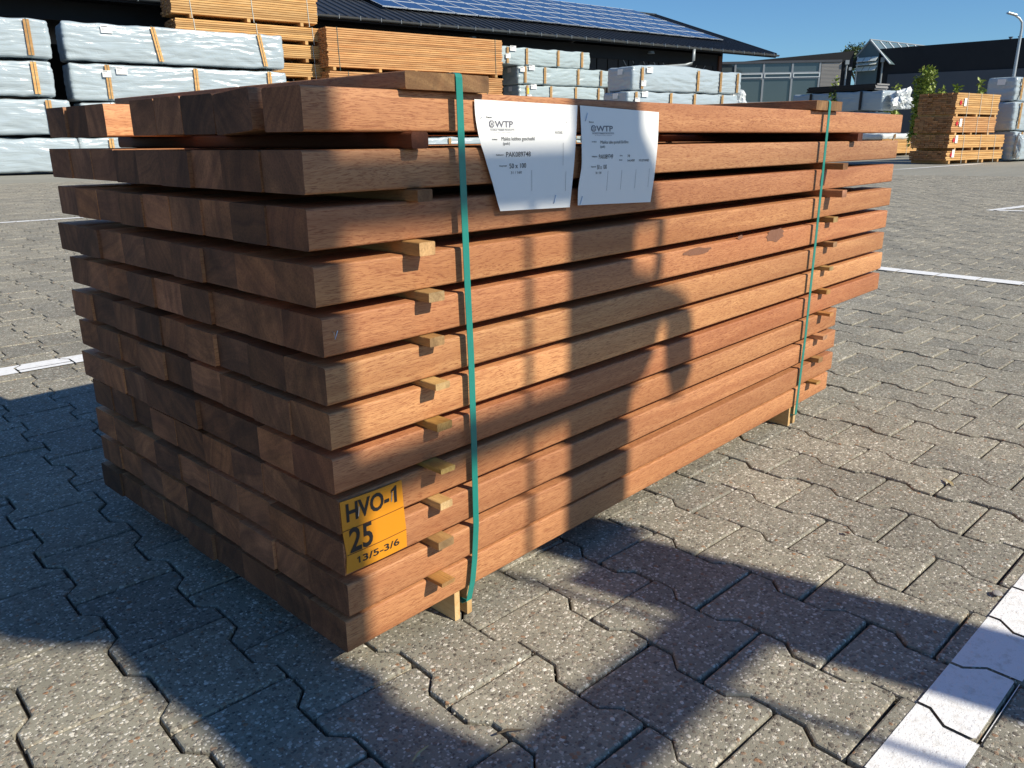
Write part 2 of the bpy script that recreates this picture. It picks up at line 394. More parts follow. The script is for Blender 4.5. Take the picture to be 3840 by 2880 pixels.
cells.sort(key=vis_score)
ground_root = empty('pavement'); tag(ground_root, 'grey exposed aggregate interlocking paving of the yard', kind='structure')
rp = random.Random(3)
LIVE = {}
for i, (x, y, dist, k, j) in enumerate(cells[:300]):
    o = link('paver', paver_me, ground_root, (x, y, rp.uniform(-.0022, .0012)), (rp.gauss(0, .006), rp.gauss(0, .006), ROT + rp.gauss(0, .007)))
rest = cells[300:]
base = np.array(FAR_V); nv = len(base); rs = np.random.RandomState(5); Vs = []; Fs = []
cr, sr = math.cos(ROT), math.sin(ROT)
for i, (x, y, dist, k, j) in enumerate(rest):
    th = ROT + rs.normal(0, .006); c_, s_ = math.cos(th), math.sin(th)
    v = base.copy(); X = v[:, 0]*c_ - v[:, 1]*s_ + x; Y = v[:, 0]*s_ + v[:, 1]*c_ + y
    Z = v[:, 2] + rs.uniform(-.0024, .001) + v[:, 0]*rs.normal(0, .006) + v[:, 1]*rs.normal(0, .006)
    Vs += list(zip(X.tolist(), Y.tolist(), Z.tolist())); o_ = i*nv; Fs += [tuple(q+o_ for q in f) for f in FAR_F]
o = link('paver_field', mesh('paver_field', Vs, Fs, M_agg), ground_root); tag(o, 'interlocking pavers farther out across the yard', kind='stuff')
mb = MB(); mb.add([(CAM.x+17.2*math.cos(a*math.pi/24), CAM.y+17.2*math.sin(a*math.pi/24), 0) for a in range(1, 13)] + [(CAM.x+3*math.cos(a*math.pi/12), CAM.y+3*math.sin(a*math.pi/12), 0) for a in range(10, 22)], [tuple(range(24))]); o = mb.make('joint_sand', M_joint, ground_root, loc=(0, 0, -.0125)); o['kind'] = 'structure'

# painted lines: clipped paver tops so that the joints stay open
def clip(poly, nx, ny, d):
    out = []
    for i in range(len(poly)):
        a, b = poly[i], poly[(i+1) % len(poly)]; da = a[0]*nx + a[1]*ny - d; db = b[0]*nx + b[1]*ny - d
        if da >= 0: out.append(a)
        if da*db < 0: t_ = da/(da-db); out.append((a[0]+(b[0]-a[0])*t_, a[1]+(b[1]-a[1])*t_))
    return out
def painted(name, p0, p1, width, label, z=.0022):
    p0 = np.array(p0); p1 = np.array(p1); d = p1-p0; L = np.linalg.norm(d); d = d/L; nrm = np.array([-d[1], d[0]])
    V = []; Fc = []
    for (x, y, dist, k, j) in cells:
        q = np.array([x, y]) - p0
        if not (-.2 < q @ d < L+.2 and abs(q @ nrm) < width/2+.15): continue
        poly = [(x + u*cr - v*sr, y + u*sr + v*cr) for u, v in PI1]
        for (nx, ny, dd) in ((*nrm, p0 @ nrm - width/2), (*(-nrm), -(p0 @ nrm) - width/2), (*d, p0 @ d), (*(-d), -(p1 @ d))):
            poly = clip(poly, nx, ny, dd)
            if len(poly) < 3: break
        if len(poly) < 3: continue
        o_ = len(V); zt = z
        V += [(a, b, zt) for a, b in poly]; Fc.append(tuple(range(o_, o_+len(poly))))
    if not V:
        V = [(*(p0+nrm*width/2), z), (*(p0-nrm*width/2), z), (*(p1-nrm*width/2), z), (*(p1+nrm*width/2), z)]; Fc = [(0, 1, 2, 3)]
    o = link(name, mesh(name, V, Fc, M_paint)); tag(o, label, kind='structure'); return o
def off(a, t_): return (a[0]+UA[0]*t_, a[1]+UA[1]*t_)
def offv(a, t_): return (a[0]+VA[0]*t_, a[1]+VA[1]*t_)
c0 = (.35, -.612); painted('painted_line', off(c0, -2.5), off(c0, 5), .082, 'broad white painted line at the lower right corner')
c0 = (4.135, .40); painted('painted_line', offv(c0, -4), offv(c0, 6), .11, 'white line running past the right end of the timber pack')
c0 = (.28, 2.095); painted('painted_line', off(c0, -4), off(c0, 5.), .105, 'white line behind the left end of the timber pack')
c0 = (1.95, 7.78); painted('painted_line', off(c0, -5), off(c0, 7), .10, 'thin white line far left in front of the wrapped packs')
painted('painted_line', (8.6, 1.21), (10.6, .86), .10, 'upper arm of the white painted arrow tip at right')
painted('painted_line', (8.62, 1.19), (9.1, .2), .09, 'lower arm of the white painted arrow tip at right')
mb = MB(); mb.add([(19.0, 5.62, 0), (19.3, 5.5, 0), (24.6, 5.02, 0), (24.4, 5.2, 0)], [(0, 1, 2, 3)]); tag(mb.make('painted_line', M_paint, loc=(0, 0, -.008)), 'far faint white line in front of the brown board stack', kind='structure')

# ------------------------------------------------------------------ the timber pack in front
U = .048; G = 1.75
zb = [16.724, 15.308, 13.991, 12.628, 11.355, 10.086, 8.878, 7.627, 6.457, 5.215, 3.945, 2.795]
ox = [-.026, -.10, -.10, -.078, .022, .015, .019, .015, .071, .082, .11, .02]
oy = [.024, .07, .09, .025, -.005, .012, -.005, .003, -.03, -.075, -.095, -.02]
LN = [40.07, 39.96, 39.80, 39.75, 39.49, 39.44, 39.55, 39.54, 33.22, 33.29, 33.23, 33.03]
WD = [16.65, 16.70, 16.67, 17.18, 17.04, 17.06, 17.05, 17.10, 16.87, 17.01, 17.09, 17.11]
def zz(z): return (z-G)*U
pack = empty('timber_pack', (0, 0, 0))
tag(pack, 'strapped pack of reddish brown hardwood beams standing on the pavement in front', 'timber pack')
rb = random.Random(11)
TINT = [(1.0, .96, .95), (.92, .96, .98), (.90, .82, .80), (.98, .94, .86), (1.02, .93, .88), (.98, .98, .9), (1.16, 1.16, 1.06), (.92, .80, .76), (.98, .93, .86), (.98, .92, .88), (1.0, .95, .9), (1.1, 1.04, .96)]
def beam(x0, x1, y0, y1, z0, z1, tint, end_t=None, rot=None, name='beam'):
    cx, cy, cz = (x0+x1)/2, (y0+y1)/2, (z0+z1)/2
    b = MB(); b.rprism(x0-cx, x1-cx, y0-cy, y1-cy, z0-cz, z1-cz, .0032, 0, 1, 3)
    o = b.make(name, [M_beam, M_end], pack, (cx, cy, cz), rot); smooth_by_angle(o, 50); o.color = (*tint, 1)
    return o
for li in range(12):
    z0, z1 = zb[li], zb[li]+1.0
    if li == 0:
        ys = [(.02, 1.72), (2.2, 4.03), (4.05, 5.87), (5.89, 7.52), (7.54, 9.18), (11.46, 13.0), (13.03, 14.85), (14.93, 16.65)]
    else:
        wts = [rb.uniform(.93, 1.07) for _ in range(9)]; s_ = sum(wts); y = oy[li]; ys = []
        for q in wts:
            d_ = (WD[li]-oy[li])*q/s_; ys.append((y, y+d_)); y += d_
    for bi, (ya, yb) in enumerate(ys):
        tn = TINT[li] if bi == 0 else tuple(c*rb.uniform(.8, 1.12) for c in (1, .95, .9))
        k_ = rb.choice((rb.uniform(.45, .75), rb.uniform(.8, 1.1), rb.uniform(1.15, 1.6))); hue = rb.uniform(-.06, .16)
        if bi == 0: tn_ = tn
        else: tn_ = (k_*(1+hue*.6), k_, k_*(1-hue))
        xa = ox[li] + (0 if bi == 0 else abs(rb.gauss(0, .05)) if rb.random() < .8 else -.05); xb = LN[li] + (0 if bi == 0 else rb.uniform(-1.6, .3))
        gap = .004 if rb.random() < .85 else .014
        dz = 0 if bi == 0 else rb.uniform(-.03, .0)
        rt = None
        if li == 0 and bi == 1: rt = (R(-3.5), 0, 0)
        beam(xa*U, xb*U, (ya+gap)*U, (yb-gap)*U, zz(z0)+dz*U, zz(z1)+dz*U, tn_, rot=rt)
# stacking sticks
ltips = [(2.85, 3.41, -.3), (2.89, 3.40, -.35), (2.83, 3.37, -.55), (3.08, 3.64, -.5), (3.18, 3.71, -.38), (3.13, 3.66, -.57), (3.13, 3.70, -.5), (3.08, 3.62, -.77), (3.15, 3.62, -.54), (3.08, 3.68, -.52), (3.01, 3.54, -.68)]
rtips = [(32.6, 33.25, -.3), (29.6, 30.2, -.9), (30.1, 30.7, -.78), (30.4, 31.0, -.39), (30.6, 31.1, -.45), (30.5, 31.0, -.43), (30.6, 31.1, -.4), (30.8, 31.3, -.64), (30.4, 30.95, -.55), (30.4, 30.95, -.45), (30.2, 30.75, -.56)]
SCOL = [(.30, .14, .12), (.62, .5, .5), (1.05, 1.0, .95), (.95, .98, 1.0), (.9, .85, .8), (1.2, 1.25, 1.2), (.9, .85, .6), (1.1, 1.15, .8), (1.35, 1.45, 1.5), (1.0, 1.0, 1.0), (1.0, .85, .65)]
for k, tips in enumerate((ltips, rtips)):
    for i, (xa, xb, yt) in enumerate(tips):
        za, zt = zb[i+1]+1.0, zb[i]; h = zt-za; yend = 17.4 + rb.uniform(-.3, .4)
        if i > 0: h = max(h-.01, .14)
        w_ = (xb-xa)*U; L_ = (yend-yt)*U; b = MB()
        b.rprism(-L_/2, L_/2, -w_/2, w_/2, -h*U/2, h*U/2, .0016 if i else .004, 0, 1, 2)
        o = b.make('stacking_stick', [M_stick, M_stick_end], pack, ((xa+xb)/2*U, (yt+yend)/2*U, zz(za+h/2)), (0, 0, R(90) + rb.gauss(0, .004)))
        smooth_by_angle(o, 50)
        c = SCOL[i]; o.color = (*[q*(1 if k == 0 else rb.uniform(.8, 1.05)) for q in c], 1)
# battens under the strap on top of the pack
for xa, xb, ya in ((2.83, 5.77, -.2), (27.4, 30.4, -.2)):
    b = MB(); L_ = (17.5-ya)*U; w_ = (xb-xa)*U; b.rprism(-L_/2, L_/2, -w_/2, w_/2, -.0102, .0102, .0022, 0, 1, 3)
    o = b.make('top_batten', [M_beam, M_plank_end], pack, ((xa+xb)/2*U, (ya+17.5)/2*U, zz(17.735)+.0102), (0, 0, R(90))); smooth_by_angle(o, 50)
    o.color = (.72, .72, .66, 1)
# bearers
for xa, xb in ((4.14, 4.36), (4.68, 4.89), (28.42, 28.66), (29.02, 29.28)):
    b = MB(); L_ = 16.9*U; w_ = (xb-xa)*U; hgt = zb[11]-G-.01
    b.rprism(-L_/2, L_/2, -w_/2, w_/2, 0, hgt*U, .001, 0, 0, 1)
    o = b.make('bearer', [M_pine], pack, ((xa+xb)/2*U, (.06+8.45)*U, .0005), (0, 0, R(90))); o.color = (1, 1, 1, 1)
# straps
def strap(cxs, ztop, wid, name='strap'):
    yf = -.235; pts = [(cxs[0][1]*U, 17.65*U, zz(zb[11])), (cxs[0][1]*U, 17.65*U, zz(17.9)), (cxs[0][1]*U, 17.5*U, zz(ztop))]
    pts += [(cxs[0][1]*U, y*U, zz(ztop)) for y in (12, 6, 1, .1, -.12)] + [(cxs[0][1]*U, -.205*U, zz(ztop-.03))]
    for z, x in cxs: pts.append((x*U, (yf if z > 4 else yf+.06)*U, zz(z)))
    pts += [(cxs[-1][1]*U, .0*U, zz(2.32)), (cxs[-1][1]*U, 2*U, zz(2.25)), (cxs[-1][1]*U, 17*U, zz(2.25)), (cxs[-1][1]*U, 17.65*U, zz(zb[11]-.4))]
    b = MB(); b.ribbon(pts, (1, 0, 0), wid*U, .0009); return b.make(name, M_strap, pack)
strap([(18.08, 4.62), (16.2, 4.66), (14.3, 4.71), (12.4, 4.76), (10.5, 4.83), (7.8, 4.87), (5.0, 4.88), (3.8, 4.84), (3.1, 4.74), (2.45, 4.54)], 18.19, .235)
strap([(18.08, 28.83), (13.6, 28.84), (9.0, 28.82), (6.8, 28.82), (2.4, 28.74)], 18.19, .25)

# ------------------------------------------------------------------ text
def text_mesh(txt, size, bold=0.0, sx=1.0, shear=0.0):
    cu = bpy.data.curves.new('t', 'FONT'); cu.body = txt; cu.size = size; cu.offset = bold; cu.resolution_u = 3; cu.shear = shear
    ob = bpy.data.objects.new('t', cu); COL.objects.link(ob)
    dg = bpy.context.evaluated_depsgraph_get(); me = bpy.data.meshes.new_from_object(ob.evaluated_get(dg))
    bpy.data.objects.remove(ob); V = [(v.co.x*sx, v.co.y) for v in me.vertices]; Fc = [tuple(p.vertices) for p in me.polygons]
    bpy.data.meshes.remove(me); return V, Fc
def put_text(mbr, txt, x0, x1, z, h, surf, bold=.0, mi=0, slope=0.0):
    V, Fc = text_mesh(txt, 1.0, bold)
    xs = [v[0] for v in V]; ys = [v[1] for v in V]; mnx, mxx = min(xs), max(xs); cap = .70
    sx = (x1-x0)/(mxx-mnx); sz = h/cap
    mbr.add([surf(x0+(vx-mnx)*sx, z+vy*sz+slope*(vx-mnx)*sx) for vx, vy in V], Fc, mi)
def put_rect(mbr, xa, xb, za, zt, surf, mi=0, nx=1):
    for i in range(nx):
        a = xa+(xb-xa)*i/nx; b_ = xa+(xb-xa)*(i+1)/nx
        mbr.add([surf(a, za), surf(b_, za), surf(b_, zt), surf(a, zt)], [(0, 1, 2, 3)], mi)
TXT_UP = 1.0
def label_A_off(x, z):
    v = (17.56-z)/3.1; u = (x-5.3)/4.4
    return .035 + .20*max(0, v-.55)*max(0, 1-u) + .05*math.sin(max(0, min(1, v))*math.pi)*(.4+.6*u)
def label_B_off(x, z):
    v = (17.5-z)/3.1; u = (x-9.9)/4.4
    return .035 + .09*math.sin(max(0, min(1, v))*math.pi) + .05*max(0, .25-u)*v*4
def surf_of(offf, lift=0.0): return lambda x, z: (x*U, -(offf(x, z)+oyA(x, z))*U - lift, zz(z))
def oyA(x, z): return 0.0
def paper(name, left, right, top, bot, offf, mat, nu=16, nv=16, curl=0.0):
    V = []; th = .0003
    for side in (0, 1):
        for j in range(nv+1):
            v = j/nv
            for i in range(nu+1):
                u = i/nu; zt = top[0]+(top[1]-top[0])*u; zb_ = bot[0]+(bot[1]-bot[0])*u; z = zt+(zb_-zt)*v
                xl = np.interp(v, [a for a, _ in left], [b for _, b in left]); xr = np.interp(v, [a for a, _ in right], [b for _, b in right])
                x = xl+(xr-xl)*u
                V.append((x*U, -(offf(x, z))*U + side*th, zz(z)))
    m_ = (nu+1)*(nv+1); Fc = []
    for j in range(nv):
        for i in range(nu):
            a = j*(nu+1)+i; Fc.append((a, a+nu+1, a+nu+2, a+1)); Fc.append((m_+a, m_+a+1, m_+a+nu+2, m_+a+nu+1))
    o = link(name, mesh(name, V, Fc, mat, smooth=True), pack); return o
def staples(parent, pts, offf):
    for x, z, a in pts:
        b = MB(); l = .26
        p = [(x-math.cos(a)*l/2, z-math.sin(a)*l/2), (x+math.cos(a)*l/2, z+math.sin(a)*l/2)]
        q = [(X*U, -(offf(X, Z))*U - .0009, zz(Z)) for X, Z in p]
        q = [(q[0][0], q[0][1]+.001, q[0][2])] + q + [(q[1][0], q[1][1]+.001, q[1][2])]
        b.tube(q, .0007, 5); b.make('staple', M_staple, parent)
LA = paper('paper_label', [(0, 5.37), (.1, 5.37), (.2, 5.41), (.35, 5.52), (.5, 5.72), (.75, 6.0), (.93, 6.18), (1, 6.27)], [(0, 9.86), (.5, 9.70), (1, 9.55)], (17.57, 17.52), (14.53, 14.43), label_A_off, M_paper)
tag(LA, 'white package label with its lower left corner curling')
LB = paper('paper_label', [(0, 9.99), (.3, 9.98), (.6, 9.99), (.8, 9.86), (.9, 9.86), (1, 9.90)], [(0, 14.45), (.5, 14.30), (1, 14.18)], (17.52, 17.40), (14.47, 14.32), label_B_off, M_paper)
tag(LB, 'white package label hanging to the right of the curled one')
sA = surf_of(label_A_off, .0004); sB = surf_of(label_B_off, .0004)
p_ = MB(); q_ = MB()
def emblem(mbr, x0, z0, w_, h_, surf):
    put_rect(mbr, x0+w_*.2, x0+w_*.8, z0, z0+h_, surf); put_rect(mbr, x0, x0+w_*.2, z0+h_*.15, z0+h_*.85, surf); put_rect(mbr, x0+w_*.8, x0+w_, z0+h_*.15, z0+h_*.85, surf)
def emblem_in(mbr, x0, z0, w_, h_, surf, surf2, white=True):
    cx, cz = x0+w_/2, z0+h_/2
    mbr.add([surf(cx+w_*.33*math.cos(a*math.pi/6), cz+h_*.35*math.sin(a*math.pi/6)) for a in range(12)], [tuple(range(12))], 0)
def logo(xa, xb, xc, z0, h, surf, surf_up, par):
    g_ = MB(); emblem(g_, xa, z0-.01, xb-xa-.02, h+.02, surf); put_text(g_, 'WTP', xb+.0, xc, z0, h, surf, .022)
    put_rect(g_, xa+.04, xc+.05, z0-.045, z0-.037, surf, nx=3)
    put_text(g_, 'WORLD TIMBER PRODUCTS', xa+.04, xc+.06, z0-.09, .033, surf, .02)
    put_text(g_, 'for all your timber solutions', xa+.18, xc-.06, z0-.14, .022, surf, .01)
    g_.make('logo_print', M_ink_grey, par)
    wv = MB(); emblem_in(wv, xa, z0-.01, xb-xa-.02, h+.02, surf_up, None); wv.make('logo_disc', M_paper, par)
    g2 = MB(); cx, cz = (xa+xb-.02)/2, z0+h/2; r1 = .055
    for a in (45, 135, 225, 315):
        ca, sa_ = math.cos(R(a)), math.sin(R(a)); x_, z_ = cx+ca*r1*.55, cz+sa_*r1*.55
        g2.add([up3(x_+math.cos(b)*.021, z_+math.sin(b)*.021, surf_up) for b in (0, 1.05, 2.1, 3.14, 4.2, 5.24)], [tuple(range(6))], 0)
    g2.make('logo_leaves', M_ink_grey, par)
def up3(x, z, s_): v = s_(x, z); return (v[0], v[1]-.0003, v[2])
logo(5.90, 6.13, 6.88, 16.85, .17, sA, surf_of(label_A_off, .0007), LA)
logo(10.50, 10.77, 11.67, 16.75, .17, sB, surf_of(label_B_off, .0007), LB)
for txt, xa, xb, z, h, b_ in (('Datum', 5.80, 6.02, 17.09, .045, .015), ('Artikel', 6.0, 6.21, 16.505, .036, .02), ('Makka kabbes geschaafd', 6.39, 7.80, 16.49, .105, .0), ('(pak)', 6.45, 6.73, 16.375, .075, 0),
        ('Pakketnr.', 6.16, 6.49, 16.08, .038, .02), ('PAK089748', 6.57, 7.62, 16.035, .14, .005), ('Kopmaat', 6.29, 6.60, 15.775, .04, .02), ('50 x 100', 6.70, 7.42, 15.715, .135, .005), ('31 / 160', 6.75, 7.22, 15.555, .075, 0), ('M1/STAND', 8.75, 9.10, 16.67, .08, 0)):
    put_text(p_, txt, xa, xb, z, h, sA, b_, 0)
for xa, z0, z1 in ((7.66, 15.03, 15.64), (9.12, 15.73, 16.41), (9.27, 14.95, 15.55)): put_rect(p_, xa, xa+.009, z0, z1, sA)
p_.make('print', M_ink, LA)
for txt, xa, xb, z, h, b_ in (('Datum', 10.40, 10.65, 17.01, .045, .015), ('Artikel', 10.50, 10.76, 16.41, .038, .02), ('Makka', 10.98, 11.38, 16.365, .10, 0), ('kabbes geschaafd 50x100mm', 11.43, 12.55, 16.365, .095, 0), ('(pak)', 10.97, 11.23, 16.24, .075, 0),
        ('Pakketnr.', 10.52, 10.83, 15.95, .04, .02), ('PAK089749', 10.90, 11.68, 15.89, .14, .0), ('Stuks', 12.06, 12.22, 15.955, .04, .02), ('78', 12.51, 12.65, 15.915, .08, 0), ('Aantal', 12.03, 12.21, 15.815, .04, .02), ('144,400', 12.51, 12.94, 15.765, .08, 0),
        ('M1/STAND', 13.21, 13.83, 15.75, .08, 0), ('Kopmaat', 10.49, 10.76, 15.635, .04, .02), ('50 x 100', 10.81, 11.35, 15.565, .14, 0), ('78 / 190', 10.74, 11.07, 15.415, .07, 0)):
    put_text(q_, txt, xa, xb, z, h, sB, b_, 0)
for xa in (11.43, 12.22, 13.06, 13.89): put_rect(q_, xa, xa+.009, 14.86, 15.5, sB)
q_.make('print', M_ink, LB)
staples(LA, [(5.66, 17.2, R(58)), (9.35, 17.12, R(60)), (8.75, 14.72, R(70))], label_A_off)
staples(LB, [(10.27, 17.18, R(62)), (13.95, 17.05, R(58)), (10.05, 14.62, R(70))], label_B_off)
def off_H(x, z): return .1 + .10*max(0, .3-(z-5.3)/2.1)*1.0 + .03*math.sin((x-.1)/2*math.pi)
LH = paper('card_label', [(0, .07), (.45, .09), (.75, .16), (.85, .13), (1, .09)], [(0, 2.15), (.4, 2.18), (.75, 2.23), (1, 2.2)], (7.44, 7.40), (5.32, 5.31), off_H, M_orange, 10, 14)
tag(LH, 'orange card label at the lower left corner')
sH = surf_of(off_H, .0005); b = MB()
put_text(b, 'HVO-', .23, 1.66, 6.82, .50, sH, .028)
def one(mbr, x, z, h, s_, st): mbr.add([s_(x, z), s_(x+st, z), s_(x+st, z+h), s_(x+st*.45, z+h), s_(x-st*1.1, z+h*.80), s_(x-st*1.1, z+h*.68), s_(x, z+h*.76)], [tuple(range(7))])
one(b, 1.84, 6.82, .50, sH, .10); b.make('print', M_ink, LH); b = MB(); put_text(b, '25', .27, 1.03, 5.89, .70, sH, .02); b.make('print', M_ink, LH); b = MB(); one(b, .51, 5.50, .19, sH, .045); put_text(b, '3/5-3/6', .64, 1.93, 5.50, .19, sH, .02)
b.make('print', M_ink, LH)
for q in ((.09, 2.16, 6.565), (.17, 2.22, 5.83)):
    b = MB(); put_rect(b, q[0], q[1], q[2], q[2]+.02, sH, nx=8); b.make('ruled_line', M_line, LH)
staples(LH, [(.62, 7.0, R(80)), (1.75, 7.03, R(80))], off_H)
b = MB(); b.tube([(.30*U, -.0005, zz(11.98)), (.30*U, -.004, zz(11.98)), (.31*U, -.004, zz(11.80)), (.42*U, -.003, zz(12.0))], .0006, 6); b.make('staple', M_staple, pack)
# resin stains on the fifth beam row
def stain(cx, cz, w_, h_, li, seed):
    rr = random.Random(seed); n_ = 18; V = []
    for i in range(n_):
        a = 2*math.pi*i/n_; rr_ = rr.uniform(.75, 1.1); V.append(((cx+math.cos(a)*w_*rr_)*U, oy[li]*U-.0004, zz(cz+math.sin(a)*h_*rr_)))
    o = link('resin_stain', mesh('resin_stain', V, [tuple(range(n_))[::-1]], mat_stain), pack)
mat_stain = mat_plain('resin', (.22, .10, .06), .3, scale=60, var=.15)
stain(17.7, 12.18, 1.1, .15, 4, 2); stain(21.3, 12.42, .25, .1, 4, 3); stain(24.7, 12.2, .95, .32, 4, 14)

# ------------------------------------------------------------------ background: timber packs
AZ = R(-11); AU = Vector((math.cos(AZ), math.sin(AZ), 0)); AN = Vector((-math.sin(AZ), math.cos(AZ), 0))
def at(anchor, s, d=0.0, z=0.0): return Vector((anchor[0], anchor[1], 0)) + AU*s + AN*d + Vector((0, 0, z))

def wrap_mesh(L, D, H, seed, bats, mat, bulge=.03, rad=.05, step=.045, amp=.016, hump=0.0):
    key = {}; V = []; Fc = []
    def pt(x, y, z):
        k = (round(x, 4), round(y, 4), round(z, 4))
        if k not in key: key[k] = len(V); V.append(k)
        return key[k]
    def axis(a, b_, s_): n_ = max(2, int(round((b_-a)/s_))); return [a+(b_-a)*i/n_ for i in range(n_+1)]
    xs = axis(0, L, step); ys = axis(0, D, step*1.6); zs = axis(0, H, step*.8)
    def grid(A, B, f):
        for i in range(len(A)-1):
            for j in range(len(B)-1): Fc.append((f(A[i], B[j]), f(A[i+1], B[j]), f(A[i+1], B[j+1]), f(A[i], B[j+1])))
    grid(xs, zs, lambda a, b_: pt(a, 0, b_)); grid(xs[::-1], zs, lambda a, b_: pt(a, D, b_))
    grid(ys[::-1], zs, lambda a, b_: pt(0, a, b_)); grid(ys, zs, lambda a, b_: pt(L, a, b_))
    grid(xs, ys, lambda a, b_: pt(a, b_, H)); grid(xs, ys[::-1], lambda a, b_: pt(a, b_, 0))
    out = []; sd = seed*13.7
    for x, y, z in V:
        cx = min(max(x, rad), L-rad); cy = min(max(y, rad), D-rad); cz = min(max(z, rad), H-rad)
        d = Vector((x-cx, y-cy, z-cz))
        d = d.normalized() if d.length > 1e-6 else Vector((0, 0, 0))
        p = Vector((cx, cy, cz)) + d*rad
        nb = min([abs(x-b_) for b_ in bats] + [x+.25, L-x+.25]) if bats else 1
        loose = min(1, nb/.35)
        sag = bulge*loose*math.sin(math.pi*z/H)*(1 if y < D*.5 else .6)
        fold = noise.noise(Vector((x*1.3+sd, y*2, z*8.5+.8*math.sin(x*1.7+sd)))); fold = (1-abs(fold)*2.2)
        crk = noise.noise(Vector((x*2.3+sd, y*3, z*4+3))); crk = 1-abs(crk)*2
        rdl = math.sin(z/H*34+noise.noise(Vector((x*2, z*3, sd)))*5)*max(0, 1-nb/.5)*.006
        a = amp*(fold-.5) + amp*.45*(crk-.5) + rdl + sag
        q = p + d*a
        if z > H*.9: q.z += hump*math.sin(math.pi*min(1, x/(L*.75)))*1.0 if hump else -.02*loose*(1+noise.noise(Vector((x*2+sd, y*3, 0))))
        if z < H*.08: q.z += -.012*loose*noise.noise(Vector((x*1.1+sd, 0, 7))) - .012*loose
        out.append(q)
    return mesh('wrapping', out, Fc, mat, smooth=True)
CAMV = CAM
def wrapped_pack(name, pos, L, D, H, seed, bats, label, group, mat=None, bat_w=.085, tag_at=(.55, .25), white=None, hump=0.0, rz=AZ, batmat=None, dims=True, lean=0.0, end_tag=False):
    root = empty(name, pos, rz); tag(root, label, 'wrapped timber', group)
    o = link('wrapping', wrap_mesh(L, D, H, seed, bats, mat or M_wrap, hump=hump), root)
    for i, bx in enumerate(bats):
        b = MB(); hw = bat_w/2; sh = lean*(H*.5)
        V = []
        for (x, z) in ((bx-hw-sh*0, .04), (bx+hw-sh*0, .04), (bx+hw-sh, H-.03), (bx-hw-sh, H-.03)): V += [(x, -.062, z), (x, -.040, z)]
        b.add(V, [(0, 2, 4, 6), (1, 7, 5, 3), (0, 1, 3, 2), (2, 3, 5, 4), (4, 5, 7, 6), (6, 7, 1, 0)])
        bo = b.make('batten', M_soft, root)
        b = MB(); b.ribbon([(bx-.002, -.068, -.03), (bx-sh, -.068, H-.01), (bx-sh, .05, H+.012), (bx-sh, D, H+.012)], (1, 0, 0), .012, .002); b.make('strap', M_strap_dark, root)
    def sheet(x, z, w_, h_, yy, nm='packing_label'):
        b = MB(); b.box(x, x+w_, yy-.002, yy, z, z+h_); s_ = b.make(nm, M_paper, root)
        b = MB(); b.box(x+w_*.05, x+w_*.6, yy-.0035, yy-.0022, z+h_*.82, z+h_*.93)
        b.make('print_bar', M_ink_soft, s_)
        for q in range(3):
            b = MB(); b.box(x+w_*.08, x+w_*(.3+.1*(q % 2)), yy-.0035, yy-.0022, z+h_*(.62-.12*q), z+h_*(.655-.12*q)); b.make('print_line', M_ink_soft, s_)
    if tag_at: sheet(tag_at[0], H-tag_at[1], .26, .17, -.058)
    if white: sheet(white[0], white[1], .2, .16, -.075)
    if end_tag:
        b = MB(); b.box(-.05, -.047, D*.35, D*.35+.22, H-.22, H-.06); b.make('packing_label', M_paper, root)
    return root

# leftmost column of four grey packs
A0 = (6.29, 20.40)
G1 = 'grey foil wrapped packs in the left columns'
for i, (se, z, h, lab, bs) in enumerate(((.36, 2.57, .82, 'grey foil wrapped pack, topmost of the leftmost column', [3.75]), (.30, 1.74, .76, 'grey foil wrapped pack, second from top in the leftmost column', [3.80]),
        (.55, .90, .78, 'grey foil wrapped pack, second from the ground in the leftmost column', [4.1]), (.60, .06, .77, 'grey foil wrapped pack on the ground in the leftmost column', []))):
    L = 4.6; x0 = se-L
    bats = [1.2, 2.6] + [3.6+.05*(i)] + ([4.25] if False else [])
    bats = [L-.42+{0: .0, 1: .06, 2: -.02, 3: -3}[i]] + [1.2]
    wrapped_pack('wrapped_timber_pack', at(A0, x0, 0, z), L, 1.05, h, 3+i, [b_ for b_ in bats if b_ > 0], lab, G1, tag_at=None, bat_w=.12)
# bearers under grounded packs are added by this helper
def blocks(root, L, D, H, n_=3):
    for q in range(n_):
        b = MB(); x = .4 + (L-.8)*q/(n_-1); b.box(x-.05, x+.05, 0, D, -H, 0); b.make('bearer', M_soft, root)
# second column
B0 = (6.95, 21.43)
for i, (s0, s1, z, h, lab, bs, tg, wh) in enumerate((
        (.36, 5.86, 2.66, .88, 'long grey foil wrapped pack, topmost of the second column from the left', [2.2, 4.95], (.85, .24), None),
        (.38, 5.88, 1.72, .87, 'long grey foil wrapped pack, second from top in the second column', [.85, 3.0, 5.0], (1.05, .24), (.72, .55)),
        (.50, 5.9, .88, .80, 'grey foil wrapped pack, third from top in the second column', [.8, 3.0, 5.0], (.9, .22), None),
        (.33, 5.7, .06, .77, 'grey foil wrapped pack on the ground in the second column', [.75, 3.0, 5.0], (1.1, .22), None))):
    r_ = wrapped_pack('wrapped_timber_pack', at(B0, s0, 0, z), s1-s0, 1.05, h, 21+i, bs, lab, G1, bat_w=.11, tag_at=tg, white=wh, lean=(.30 if i == 0 else 0))
    if i == 3: blocks(r_, 5.3, 1.0, .06)

